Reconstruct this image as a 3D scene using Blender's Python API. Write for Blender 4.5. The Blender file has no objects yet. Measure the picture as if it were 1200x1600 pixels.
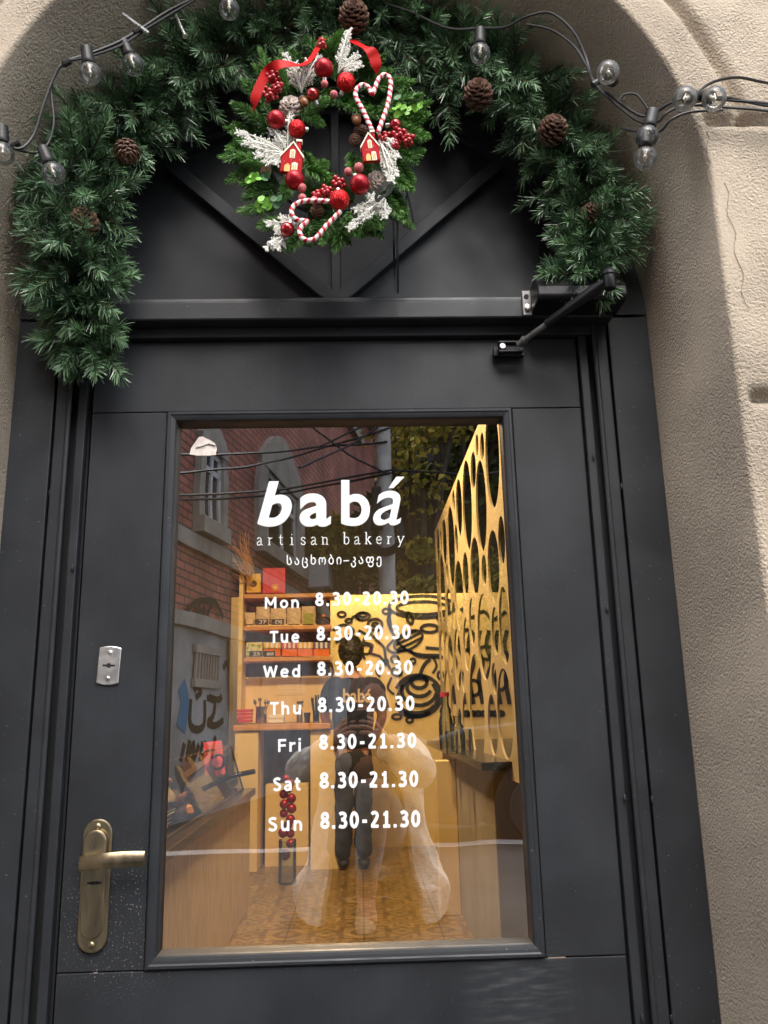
import bpy, math, random
import numpy as np
from mathutils import Vector, Matrix
R = math.radians
random.seed(7)
scene = bpy.context.scene
col = scene.collection

# ------------------------------------------------------------------ camera, sky, sun, exposure
FPX, YAW, PITCH, ROLL = 1296.9, 0.0326377, 0.2379785, -0.0230073   # focal length in photo pixels, angles
DIST, EYE = 1.5, 1.3
def cam_axes():
    cy, sy, cp, sp, cr, sr = math.cos(YAW), math.sin(YAW), math.cos(PITCH), math.sin(PITCH), math.cos(ROLL), math.sin(ROLL)
    f = Vector((sy*cp, cy*cp, sp)); r = Vector((cy, -sy, 0)); u = r.cross(f)
    return r*cr + u*sr, u*cr - r*sr, f
CR, CU, CF = cam_axes()
cam = bpy.data.cameras.new('camera'); camo = bpy.data.objects.new('camera', cam); col.objects.link(camo)
camo.matrix_world = Matrix(((CR.x, CU.x, -CF.x, 0), (CR.y, CU.y, -CF.y, -DIST), (CR.z, CU.z, -CF.z, EYE), (0, 0, 0, 1)))
cam.sensor_fit = 'VERTICAL'; cam.sensor_height = 36; cam.lens = FPX/1600*36
cam.clip_start = 0.004; cam.clip_end = 300
scene.camera = camo
SUN_EL, SUN_AZ = R(50), R(-6)       # azimuth measured at the street, from straight behind the viewer towards the left
w = bpy.data.worlds.new('World'); scene.world = w; w.use_nodes = True
nt = w.node_tree; bg = nt.nodes['Background']
sky = nt.nodes.new('ShaderNodeTexSky'); sky.sky_type = 'NISHITA'; sky.sun_disc = False
sd = Vector((math.sin(SUN_AZ)*math.cos(SUN_EL), -math.cos(SUN_AZ)*math.cos(SUN_EL), math.sin(SUN_EL)))   # towards the sun
sky.sun_elevation = SUN_EL; sky.sun_rotation = math.atan2(sd.x, sd.y)
sky.air_density = 1.0; sky.dust_density = 3.0; sky.ozone_density = 1.0
hs = nt.nodes.new('ShaderNodeHueSaturation'); hs.inputs['Saturation'].default_value = .4      # veiled, nearly neutral overcast sky
nt.links.new(sky.outputs[0], hs.inputs['Color']); nt.links.new(hs.outputs[0], bg.inputs[0]); bg.inputs[1].default_value = 0.15
sl = bpy.data.lights.new('sun', 'SUN'); sl.energy = 1.15; sl.angle = R(60); sl.color = (1, .95, .88)
so = bpy.data.objects.new('sun', sl); col.objects.link(so); so.rotation_euler = (-sd).to_track_quat('-Z', 'Y').to_euler()
scene.view_settings.view_transform = 'Standard'; scene.view_settings.look = 'None'
scene.view_settings.exposure = 1.75; scene.view_settings.gamma = 1
scene.cycles.max_bounces = 10; scene.cycles.transparent_max_bounces = 16
scene.cycles.caustics_reflective = False; scene.cycles.caustics_refractive = False

# ------------------------------------------------------------------ geometry helpers
def ray(u, v):
    d = CR*(u-600) - CU*(v-800) + CF*FPX
    return d.x/d.y, d.z/d.y
def at(u, v, Y=0.0):                 # the point of the plane y = Y seen at photo pixel (u, v)
    a, b = ray(u, v); s = DIST + Y
    return Vector((a*s, Y, EYE + b*s))
GLASS_Y = 0.024
def mir(u, v, dist):                 # the street point whose mirror image in the pane is seen at (u, v), dist metres from the eye
    a, b = ray(u, v)
    return Vector((a*dist, 2*GLASS_Y - (dist - DIST), EYE + b*dist))

class MB:
    def __init__(s): s.v = []; s.f = []; s.c = []; s.mi = []
    def add(s, vs, fs, c=None, m=0):
        n = len(s.v); s.v += [tuple(p) for p in vs]; s.f += [[i+n for i in f] for f in fs]
        s.mi += [m]*len(fs)
        s.c += [c if c is not None else 0.5]*len(vs)
        return s
    def box(s, x0, x1, y0, y1, z0, z1, m=0):
        return s.add([(x0,y0,z0),(x1,y0,z0),(x1,y1,z0),(x0,y1,z0),(x0,y0,z1),(x1,y0,z1),(x1,y1,z1),(x0,y1,z1)],
              [(0,3,2,1),(4,5,6,7),(0,1,5,4),(1,2,6,5),(2,3,7,6),(3,0,4,7)], m=m)
    def obox(s, c, ax, ay, az, hx, hy, hz, m=0):        # oriented box
        vs = []
        for k in (-1, 1):
            for i, j in ((-1,-1),(1,-1),(1,1),(-1,1)): vs.append(c + ax*(hx*i) + ay*(hy*j) + az*(hz*k))
        return s.add(vs, [(0,3,2,1),(4,5,6,7),(0,1,5,4),(1,2,6,5),(2,3,7,6),(3,0,4,7)], m=m)
    def prism(s, pts, y0, y1, m=0):                      # (x, z) outline pushed along y
        n = len(pts); vs = [(x, y0, z) for x, z in pts] + [(x, y1, z) for x, z in pts]
        fs = [list(range(n)), list(range(2*n-1, n-1, -1))] + [(i, i+n, (i+1) % n + n, (i+1) % n) for i in range(n)]
        return s.add(vs, fs, m=m)
    def tube(s, path, r, seg=8, caps=True, c=None, m=0):
        path = [Vector(p) for p in path]; n = len(path)
        rs = r if isinstance(r, (list, tuple)) else [r]*n
        vs = []; prev = None
        for i, p in enumerate(path):
            t = (path[min(i+1, n-1)] - path[max(i-1, 0)]).normalized()
            if prev is None:
                a = t.orthogonal().normalized()
            else:
                a = prev - t*prev.dot(t)
                a = a.normalized() if a.length > 1e-6 else t.orthogonal().normalized()
            prev = a; b = t.cross(a)
            for k in range(seg):
                q = 2*math.pi*k/seg; vs.append(p + (a*math.cos(q) + b*math.sin(q))*rs[i])
        fs = [(i*seg+k, i*seg+(k+1) % seg, (i+1)*seg+(k+1) % seg, (i+1)*seg+k) for i in range(n-1) for k in range(seg)]
        if caps: fs += [list(range(seg-1, -1, -1)), list(range((n-1)*seg, n*seg))]
        return s.add(vs, fs, c, m)
    def sphere(s, c, r, seg=16, rings=10, sc=(1,1,1), c_=None, m=0):
        vs = [Vector(c) + Vector((0,0,r*sc[2]))]
        for i in range(1, rings):
            q = math.pi*i/rings
            for k in range(seg):
                t = 2*math.pi*k/seg
                vs.append(Vector(c) + Vector((r*sc[0]*math.sin(q)*math.cos(t), r*sc[1]*math.sin(q)*math.sin(t), r*sc[2]*math.cos(q))))
        vs.append(Vector(c) - Vector((0,0,r*sc[2])))
        fs = [(0, 1+k, 1+(k+1) % seg) for k in range(seg)]
        for i in range(rings-2):
            a = 1+i*seg
            fs += [(a+k, a+seg+k, a+seg+(k+1) % seg, a+(k+1) % seg) for k in range(seg)]
        a = 1+(rings-2)*seg; e = len(vs)-1
        fs += [(a+k, e, a+(k+1) % seg) for k in range(seg)]
        return s.add(vs, fs, c_, m)
    def lathe(s, base, axis, prof, seg=20, c=None, m=0):  # prof: (radius, height along axis)
        axis = Vector(axis).normalized(); a = axis.orthogonal().normalized(); b = axis.cross(a); base = Vector(base)
        vs = [base + axis*h + (a*math.cos(2*math.pi*k/seg) + b*math.sin(2*math.pi*k/seg))*r for r, h in prof for k in range(seg)]
        n = len(prof)
        fs = [(i*seg+k, i*seg+(k+1) % seg, (i+1)*seg+(k+1) % seg, (i+1)*seg+k) for i in range(n-1) for k in range(seg)]
        if prof[0][0] > 1e-5: fs.append(list(range(seg-1, -1, -1)))
        if prof[-1][0] > 1e-5: fs.append(list(range((n-1)*seg, n*seg)))
        return s.add(vs, fs, c, m)
    def ribbon(s, path, nrm, wd, th=0.0012, m=0):         # flat band: half-width vector list or fixed
        path = [Vector(p) for p in path]; n = len(path); vs = []
        for i, p in enumerate(path):
            t = (path[min(i+1, n-1)] - path[max(i-1, 0)]).normalized()
            nn = Vector(nrm[i] if isinstance(nrm[0], (tuple, list, Vector)) else nrm)
            b = t.cross(nn).normalized(); k = b.cross(t).normalized()
            h = (wd[i] if isinstance(wd, (list, tuple)) else wd)/2
            vs += [p-b*h+k*th/2, p+b*h+k*th/2, p+b*h-k*th/2, p-b*h-k*th/2]
        fs = []
        for i in range(n-1):
            a = i*4
            for k in range(4): fs.append((a+k, a+(k+1) % 4, a+4+(k+1) % 4, a+4+k))
        fs += [(3,2,1,0), (n*4-4, n*4-3, n*4-2, n*4-1)]
        return s.add(vs, fs, m=m)
    def build(s, name, mat, parent=None, smooth=False, bevel=0, bseg=2, sharp=40):
        org = ORG.get(parent.name, Vector((0,0,0))) if parent else Vector((0,0,0))
        me = bpy.data.meshes.new(name)
        me.from_pydata([(x-org.x, y-org.y, z-org.z) for x, y, z in s.v], [], s.f)
        for m in (mat if isinstance(mat, (list, tuple)) else [mat]): me.materials.append(m)
        if len(set(s.mi)) > 1: me.polygons.foreach_set('material_index', s.mi)
        at_ = me.attributes.new('tone', 'FLOAT', 'POINT'); at_.data.foreach_set('value', s.c)
        if smooth:
            me.polygons.foreach_set('use_smooth', [True]*len(me.polygons))
            if sharp and sharp < 180: me.set_sharp_from_angle(angle=R(sharp))
        me.update()
        o = bpy.data.objects.new(name, me); col.objects.link(o)
        if parent: o.parent = parent
        ORG[o.name] = org.copy()
        if bevel:
            b = o.modifiers.new('bevel', 'BEVEL'); b.width = bevel; b.segments = bseg; b.limit_method = 'ANGLE'; b.angle_limit = R(35)
            b.harden_normals = False
        return o
ORG = {}
def thing(name, label, cat, loc=(0,0,0), group=None):
    o = bpy.data.objects.new(name, None); col.objects.link(o); o.location = loc; o.empty_display_size = .1
    ORG[o.name] = Vector(loc); tag(o, label, cat, group); return o
def tag(o, label, cat, group=None):
    o['label'] = label; o['category'] = cat
    if group: o['group'] = group
    return o
def struct(o): o['kind'] = 'structure'; return o
def spline(pts, n=6):                                     # Catmull-Rom through points
    P = [Vector(p) for p in pts]; out = []
    for i in range(len(P)-1):
        a = P[max(i-1,0)]; b = P[i]; c = P[i+1]; d = P[min(i+2,len(P)-1)]
        for k in range(n):
            t = k/n
            out.append(0.5*((2*b) + (c-a)*t + (2*a-5*b+4*c-d)*t*t + (3*b-a-3*c+d)*t**3))
    out.append(P[-1]); return out
def flat_text(body, box, Y, bold=0.0, shear=0.0, space=1.0, ext=0.0006):
    """lettering fitted into the photo box (u0, v0, u1, v1) on the plane y = Y; returns (verts, faces)"""
    c = bpy.data.curves.new('lettering', 'FONT'); c.body = body; c.size = 1; c.shear = shear; c.space_character = space
    c.extrude = 0.004; c.bevel_depth = bold; c.bevel_resolution = 0
    o = bpy.data.objects.new('lettering', c); col.objects.link(o); bpy.context.view_layer.update()
    me = bpy.data.meshes.new_from_object(o.evaluated_get(bpy.context.evaluated_depsgraph_get()))
    n = len(me.vertices); a = np.empty(n*3); me.vertices.foreach_get('co', a); a = a.reshape(n, 3)
    fs = [list(p.vertices) for p in me.polygons]
    bpy.data.objects.remove(o); bpy.data.curves.remove(c); bpy.data.meshes.remove(me)
    lo, hi = a.min(0), a.max(0)
    t = (a-lo)/np.maximum(hi-lo, 1e-9)
    u0, v0, u1, v1 = box[:4]
    bl, br, tl, tr = at(u0, v1, Y), at(u1, v1 if len(box) < 5 else v1+box[4], Y), at(u0, v0, Y), at(u1, v0 if len(box) < 5 else v0+box[4], Y)
    vs = []
    for x, y, z in t:
        p = (bl*(1-x)+br*x)*(1-y) + (tl*(1-x)+tr*x)*y
        vs.append((p.x, Y - z*ext, p.z))
    return vs, fs

def oval(cx, cy, a, c, n=20): return [(cx+a*math.cos(6.28319*i/n), cy+c*math.sin(6.28319*i/n)) for i in range(n+1)]
# heavy sans letters as pen strokes: (advance, straight strokes, curved strokes)
GLYPH = {'8': (.82, [], [oval(.36,.73,.205,.18), oval(.36,.275,.25,.185)]), '.': (.40, [[(.14,-.005),(.14,.19)]], []), '0': (.82, [], [oval(.36,.5,.24,.41)]),
 '3': (.82, [], [[(.10,.84),(.30,.915),(.50,.86),(.55,.72),(.45,.57),(.24,.53)], [(.24,.525),(.48,.48),(.60,.30),(.52,.13),(.30,.085),(.07,.15)]]), '-': (.62, [[(.08,.40),(.46,.40)]], []),
 '2': (.82, [[(.06,.09),(.66,.09)]], [[(.10,.83),(.30,.915),(.50,.86),(.55,.70),(.42,.46),(.14,.13)]]), '1': (.82, [[(.38,0),(.38,1)], [(.10,.08),(.66,.08)], [(.12,.80),(.40,.80)]], []),
 'M': (1.1, [[(.12,0),(.12,1)], [(.12,.96),(.49,.30)], [(.49,.30),(.86,.96)], [(.86,0),(.86,1)]], []), 'o': (.80, [], [oval(.36,.375,.24,.285)]),
 'n': (.82, [[(.13,0),(.13,.75)], [(.56,0),(.56,.47)]], [[(.13,.48),(.28,.64),(.46,.62),(.56,.44)]]), 'T': (.80, [[(.02,.905),(.72,.905)], [(.37,0),(.37,.95)]], []),
 'u': (.82, [[(.56,0),(.56,.75)], [(.13,.28),(.13,.75)]], [[(.13,.31),(.20,.12),(.38,.10),(.56,.26)]]), 'e': (.78, [[(.14,.39),(.60,.39)]], [[(.59,.39),(.54,.58),(.36,.665),(.19,.58),(.12,.37),(.20,.14),(.40,.085),(.61,.15)]]),
 'W': (1.16, [[(.06,1),(.28,.03)], [(.28,.03),(.53,.9)], [(.53,.9),(.78,.03)], [(.78,.03),(1.0,1)]], []), 'd': (.82, [[(.57,0),(.57,1.04)]], [oval(.34,.375,.215,.285)]), 'h': (.82, [[(.13,0),(.13,1.04)], [(.56,0),(.56,.47)]], [[(.13,.48),(.28,.64),(.46,.62),(.56,.44)]]),
 'F': (.74, [[(.13,0),(.13,1)], [(.1,.91),(.64,.91)], [(.1,.50),(.60,.50)]], []), 'r': (.58, [[(.13,0),(.13,.75)]], [[(.13,.46),(.26,.62),(.50,.645)]]), 'i': (.42, [[(.13,0),(.13,.75)], [(.13,.86),(.13,1.04)]], []),
 'S': (.82, [], [[(.62,.84),(.42,.915),(.20,.86),(.15,.71),(.30,.57),(.50,.46),(.61,.29),(.50,.12),(.28,.085),(.08,.17)]]), 'a': (.78, [[(.55,0),(.55,.47)]], [[(.12,.61),(.30,.665),(.48,.61),(.55,.44)], [(.55,.41),(.28,.38),(.12,.22),(.22,.08),(.40,.09),(.55,.24)]]),
 't': (.56, [[(.02,.665),(.48,.665)], [(.22,.28),(.22,.95)]], [[(.22,.32),(.27,.12),(.49,.10)]])}
def stroke_text(b, word, box, Y, wt=.19, ext=.0007):
    x = 0; S = []
    for ch in word:
        adv, st, cv = GLYPH[ch]
        S += [[(x+p, q) for p, q in s] for s in st] + [[(x+v.x, v.y) for v in spline([(p, q, 0) for p, q in s], 4)] for s in cv]; x += adv+.10
    xs = [p[0] for s in S for p in s]; lo, hi = min(xs)-wt*.45, max(xs)+wt*.45
    u0, v0, u1, v1, dv = box
    def pt(p, y): t = (p[0]-lo)/(hi-lo); return at(u0+(u1-u0)*t, v1+dv*t-(v1-v0)*p[1], y)
    wm = (pt((lo, 1), Y)-pt((lo, 0), Y)).length*wt
    for k, s in enumerate(S): y = Y-.00006*k; b.ribbon([pt(p, y) for p in s], (0, -1, 0), wm, ext)

# ------------------------------------------------------------------ materials
def pm(name, color, rough=.5, metal=0, spec=.5, var=0, vscale=8, bump=0, bscale=60, bdist=.002, bdetail=4, tone=None,
       rvar=0, speck=None, trans=0, coat=0, sheen=0, detail=6, stretch=None, scuff=None, dust=None, streak=False):
    m = bpy.data.materials.new(name); m.use_nodes = True; t = m.node_tree; p = t.nodes['Principled BSDF']; L = t.links.new
    p.inputs['Base Color'].default_value = (*color, 1); p.inputs['Roughness'].default_value = rough
    p.inputs['Metallic'].default_value = metal; p.inputs['Specular IOR Level'].default_value = spec
    if trans: p.inputs['Transmission Weight'].default_value = trans
    if coat: p.inputs['Coat Weight'].default_value = coat; p.inputs['Coat Roughness'].default_value = .1
    if sheen: p.inputs['Sheen Weight'].default_value = sheen
    tc = t.nodes.new('ShaderNodeTexCoord'); geo = t.nodes.new('ShaderNodeNewGeometry')
    pos = geo.outputs['Position']
    if stretch:
        mp = t.nodes.new('ShaderNodeMapping'); mp.inputs['Scale'].default_value = stretch; L(pos, mp.inputs[0]); pos = mp.outputs[0]
    c = None
    def mix(a, b, f, mode='MIX'):
        n = t.nodes.new('ShaderNodeMix'); n.data_type = 'RGBA'; n.blend_type = mode
        for sock, val in ((n.inputs[0], f), (n.inputs[6], a), (n.inputs[7], b)):
            if hasattr(val, 'is_linked'): L(val, sock)
            elif isinstance(val, (int, float)): sock.default_value = val
            else: sock.default_value = (*val, 1)
        return n.outputs[2]
    def noise(sc, det=detail, rg=.55):
        n = t.nodes.new('ShaderNodeTexNoise'); n.inputs['Scale'].default_value = sc; n.inputs['Detail'].default_value = det
        n.inputs['Roughness'].default_value = rg; L(pos, n.inputs['Vector']); return n.outputs['Fac']
    def ramp(s, lo, hi):
        n = t.nodes.new('ShaderNodeMapRange'); n.inputs[1].default_value = lo; n.inputs[2].default_value = hi
        n.interpolation_type = 'SMOOTHSTEP'; L(s, n.inputs[0]); return n.outputs[0]
    if tone:                                              # per-leaf colour from the mesh attribute
        a = t.nodes.new('ShaderNodeAttribute'); a.attribute_name = 'tone'; c = mix(tone[0], tone[1], a.outputs['Fac'])
    if var:
        base = c if c is not None else color
        dark = tuple(x*(1-var) for x in color); lite = tuple(min(1, x*(1+var)) for x in color)
        if c is None: c = mix(dark, lite, ramp(noise(vscale), .3, .7))
        else: c = mix(c, mix((.55,.55,.55), (1.3,1.3,1.3), ramp(noise(vscale), .3, .7)), .8, 'MULTIPLY')
    if speck:                                             # (colour, scale, threshold)
        for sc_col, sc, th in speck:
            c = mix(c if c is not None else color, sc_col, ramp(noise(sc, 2), th, th+.03))
    if streak:                                            # brush marks along the grain
        mp3 = t.nodes.new('ShaderNodeMapping'); mp3.inputs['Scale'].default_value = (160, 160, 5); L(geo.outputs['Position'], mp3.inputs[0])
        n3 = t.nodes.new('ShaderNodeTexNoise'); n3.inputs['Scale'].default_value = 1; n3.inputs['Detail'].default_value = 3; L(mp3.outputs[0], n3.inputs['Vector'])
        c = mix(c if c is not None else color, mix((.72,.72,.72), (1.28,1.28,1.28), ramp(n3.outputs['Fac'], .3, .7)), .14, 'MULTIPLY')
    if dust:                                              # splashes of pale grit
        ds = t.nodes.new('ShaderNodeVectorMath'); ds.operation = 'DISTANCE'; L(geo.outputs['Position'], ds.inputs[0]); ds.inputs[1].default_value = dust
        mu = t.nodes.new('ShaderNodeMath'); mu.operation = 'MULTIPLY'; L(ramp(ds.outputs['Value'], .16, .05), mu.inputs[0]); L(ramp(noise(300, 1), .66, .69), mu.inputs[1])
        c = mix(c if c is not None else color, (.26, .25, .24), mu.outputs[0])
    if scuff:                                             # pale rubbed patch with streaks
        ds = t.nodes.new('ShaderNodeVectorMath'); ds.operation = 'DISTANCE'; L(geo.outputs['Position'], ds.inputs[0]); ds.inputs[1].default_value = scuff
        mp2 = t.nodes.new('ShaderNodeMapping'); mp2.inputs['Scale'].default_value = (9, 1, 60); mp2.inputs['Rotation'].default_value = (0, R(10), 0); L(geo.outputs['Position'], mp2.inputs[0])
        n2 = t.nodes.new('ShaderNodeTexNoise'); n2.inputs['Scale'].default_value = 2; n2.inputs['Detail'].default_value = 5; L(mp2.outputs[0], n2.inputs['Vector'])
        mu = t.nodes.new('ShaderNodeMath'); mu.operation = 'MULTIPLY'; L(ramp(ds.outputs['Value'], .12, .02), mu.inputs[0]); L(ramp(n2.outputs['Fac'], .42, .7), mu.inputs[1])
        c = mix(c if c is not None else color, (.062, .066, .07), mu.outputs[0])
    if c is not None: L(c, p.inputs['Base Color'])
    if rvar:
        n = t.nodes.new('ShaderNodeMapRange'); n.inputs[1].default_value = .3; n.inputs[2].default_value = .7
        n.inputs[3].default_value = max(.02, rough-rvar); n.inputs[4].default_value = min(1, rough+rvar)
        L(noise(vscale*1.7+3), n.inputs[0]); L(n.outputs[0], p.inputs['Roughness'])
    if bump:
        b = t.nodes.new('ShaderNodeBump'); b.inputs['Strength'].default_value = bump; b.inputs['Distance'].default_value = bdist
        L(noise(bscale, bdetail), b.inputs['Height']); L(b.outputs[0], p.inputs['Normal'])
    return m

def plaster_mat():
    m = pm('plaster', (.475, .40, .31), .92, var=.16, vscale=3.2)
    t = m.node_tree; L = t.links.new; p = t.nodes['Principled BSDF']; geo = t.nodes.new('ShaderNodeNewGeometry')
    def noise(sc, det, rg=.5, dist=0):
        n = t.nodes.new('ShaderNodeTexNoise'); n.inputs['Scale'].default_value = sc; n.inputs['Detail'].default_value = det
        n.inputs['Roughness'].default_value = rg; n.inputs['Distortion'].default_value = dist; L(geo.outputs['Position'], n.inputs['Vector']); return n.outputs['Fac']
    def mth(op, a, b):
        n = t.nodes.new('ShaderNodeMath'); n.operation = op
        for i, q in enumerate((a, b)):
            if hasattr(q, 'is_linked'): L(q, n.inputs[i])
            else: n.inputs[i].default_value = q
        return n.outputs[0]
    vor = t.nodes.new('ShaderNodeTexVoronoi'); vor.feature = 'SMOOTH_F1'; vor.inputs['Scale'].default_value = 200; vor.inputs['Smoothness'].default_value = .6
    wob = t.nodes.new('ShaderNodeVectorMath'); wob.operation = 'ADD'
    nn = t.nodes.new('ShaderNodeTexNoise'); nn.inputs['Scale'].default_value = 90; L(geo.outputs['Position'], nn.inputs['Vector'])
    sc = t.nodes.new('ShaderNodeVectorMath'); sc.operation = 'SCALE'; sc.inputs['Scale'].default_value = .008; L(nn.outputs['Color'], sc.inputs[0])
    L(geo.outputs['Position'], wob.inputs[0]); L(sc.outputs[0], wob.inputs[1]); L(wob.outputs[0], vor.inputs['Vector'])
    grain = mth('ADD', mth('MULTIPLY', vor.outputs['Distance'], -.5), mth('MULTIPLY', noise(230, 3, .6), 1.5))
    mr = t.nodes.new('ShaderNodeMapRange'); mr.inputs[1].default_value = .36; mr.inputs[2].default_value = .5; mr.inputs[3].default_value = .25
    L(noise(4.5, 2), mr.inputs[0])                        # smoother, trowelled areas
    h = mth('ADD', mth('MULTIPLY', grain, mr.outputs[0]), mth('MULTIPLY', noise(14, 4), .4))
    b = t.nodes.new('ShaderNodeBump'); b.inputs['Strength'].default_value = .85; b.inputs['Distance'].default_value = .0055
    L(h, b.inputs['Height']); L(b.outputs[0], p.inputs['Normal'])
    return m

def glass_mat():
    m = bpy.data.materials.new('coated_glass'); m.use_nodes = True; t = m.node_tree; L = t.links.new
    for n in list(t.nodes): t.nodes.remove(n)
    out = t.nodes.new('ShaderNodeOutputMaterial'); mx = t.nodes.new('ShaderNodeMixShader'); tr = t.nodes.new('ShaderNodeBsdfTransparent')
    gl = t.nodes.new('ShaderNodeBsdfGlossy'); fr = t.nodes.new('ShaderNodeFresnel')
    fr.inputs['IOR'].default_value = 4.3; gl.inputs['Roughness'].default_value = 0; gl.inputs['Color'].default_value = (1,1,1,1)
    tr.inputs['Color'].default_value = (.97, .96, .92, 1)
    geo = t.nodes.new('ShaderNodeNewGeometry'); nz = t.nodes.new('ShaderNodeTexNoise'); nz.inputs['Scale'].default_value = 7; nz.inputs['Detail'].default_value = 1; L(geo.outputs['Position'], nz.inputs['Vector'])
    bp = t.nodes.new('ShaderNodeBump'); bp.inputs['Strength'].default_value = 1; bp.inputs['Distance'].default_value = .00022; L(nz.outputs['Fac'], bp.inputs['Height']); L(bp.outputs[0], gl.inputs['Normal'])
    L(fr.outputs[0], mx.inputs[0]); L(tr.outputs[0], mx.inputs[1]); L(gl.outputs[0], mx.inputs[2]); L(mx.outputs[0], out.inputs[0])
    return m
def clear_mat(name, ior, tint, dust=.02):
    m = bpy.data.materials.new(name); m.use_nodes = True; t = m.node_tree; L = t.links.new
    for n in list(t.nodes): t.nodes.remove(n)
    out = t.nodes.new('ShaderNodeOutputMaterial'); mx = t.nodes.new('ShaderNodeMixShader'); tr = t.nodes.new('ShaderNodeBsdfTransparent')
    gl = t.nodes.new('ShaderNodeBsdfGlossy'); fr = t.nodes.new('ShaderNodeFresnel'); fr.inputs['IOR'].default_value = ior
    gl.inputs['Roughness'].default_value = .02; tr.inputs['Color'].default_value = (*tint, 1)
    L(fr.outputs[0], mx.inputs[0]); L(tr.outputs[0], mx.inputs[1]); L(gl.outputs[0], mx.inputs[2])
    df_ = t.nodes.new('ShaderNodeBsdfTranslucent'); d2 = t.nodes.new('ShaderNodeBsdfDiffuse'); m3 = t.nodes.new('ShaderNodeMixShader'); m4 = t.nodes.new('ShaderNodeMixShader')
    m3.inputs[0].default_value = .5; L(df_.outputs[0], m3.inputs[1]); L(d2.outputs[0], m3.inputs[2]); m4.inputs[0].default_value = dust; L(mx.outputs[0], m4.inputs[1]); L(m3.outputs[0], m4.inputs[2]); L(m4.outputs[0], out.inputs[0])
    return m
def emit_mat(name, color, s):
    m = bpy.data.materials.new(name); m.use_nodes = True; t = m.node_tree
    p = t.nodes['Principled BSDF']; p.inputs['Emission Color'].default_value = (*color, 1); p.inputs['Emission Strength'].default_value = s
    return m
def brick_mat():
    m = bpy.data.materials.new('brickwork'); m.use_nodes = True; t = m.node_tree; L = t.links.new; p = t.nodes['Principled BSDF']
    uv = t.nodes.new('ShaderNodeUVMap'); b = t.nodes.new('ShaderNodeTexBrick'); L(uv.outputs[0], b.inputs['Vector'])
    b.inputs['Scale'].default_value = 1; b.inputs['Brick Width'].default_value = .26; b.inputs['Row Height'].default_value = .085
    b.inputs['Mortar Size'].default_value = .010; b.inputs['Color1'].default_value = (.55, .205, .155, 1); b.inputs['Color2'].default_value = (.41, .145, .11, 1)
    b.inputs['Mortar'].default_value = (.12, .095, .085, 1); b.inputs['Bias'].default_value = 0
    n = t.nodes.new('ShaderNodeTexNoise'); n.inputs['Scale'].default_value = 1.3; n.inputs['Detail'].default_value = 8; L(uv.outputs[0], n.inputs['Vector'])
    mr = t.nodes.new('ShaderNodeMapRange'); mr.inputs[1].default_value = .3; mr.inputs[2].default_value = .7; mr.inputs[3].default_value = .6; mr.inputs[4].default_value = 1.35
    L(n.outputs['Fac'], mr.inputs[0])
    mx = t.nodes.new('ShaderNodeMix'); mx.data_type = 'RGBA'; mx.blend_type = 'MULTIPLY'; mx.inputs[0].default_value = 1
    L(b.outputs['Color'], mx.inputs[6]); L(mr.outputs[0], mx.inputs[7]); L(mx.outputs[2], p.inputs['Base Color'])
    p.inputs['Roughness'].default_value = .9
    bp = t.nodes.new('ShaderNodeBump'); bp.inputs['Distance'].default_value = .01; bp.invert = True; L(b.outputs['Fac'], bp.inputs['Height']); L(bp.outputs[0], p.inputs['Normal'])
    return m
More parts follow.
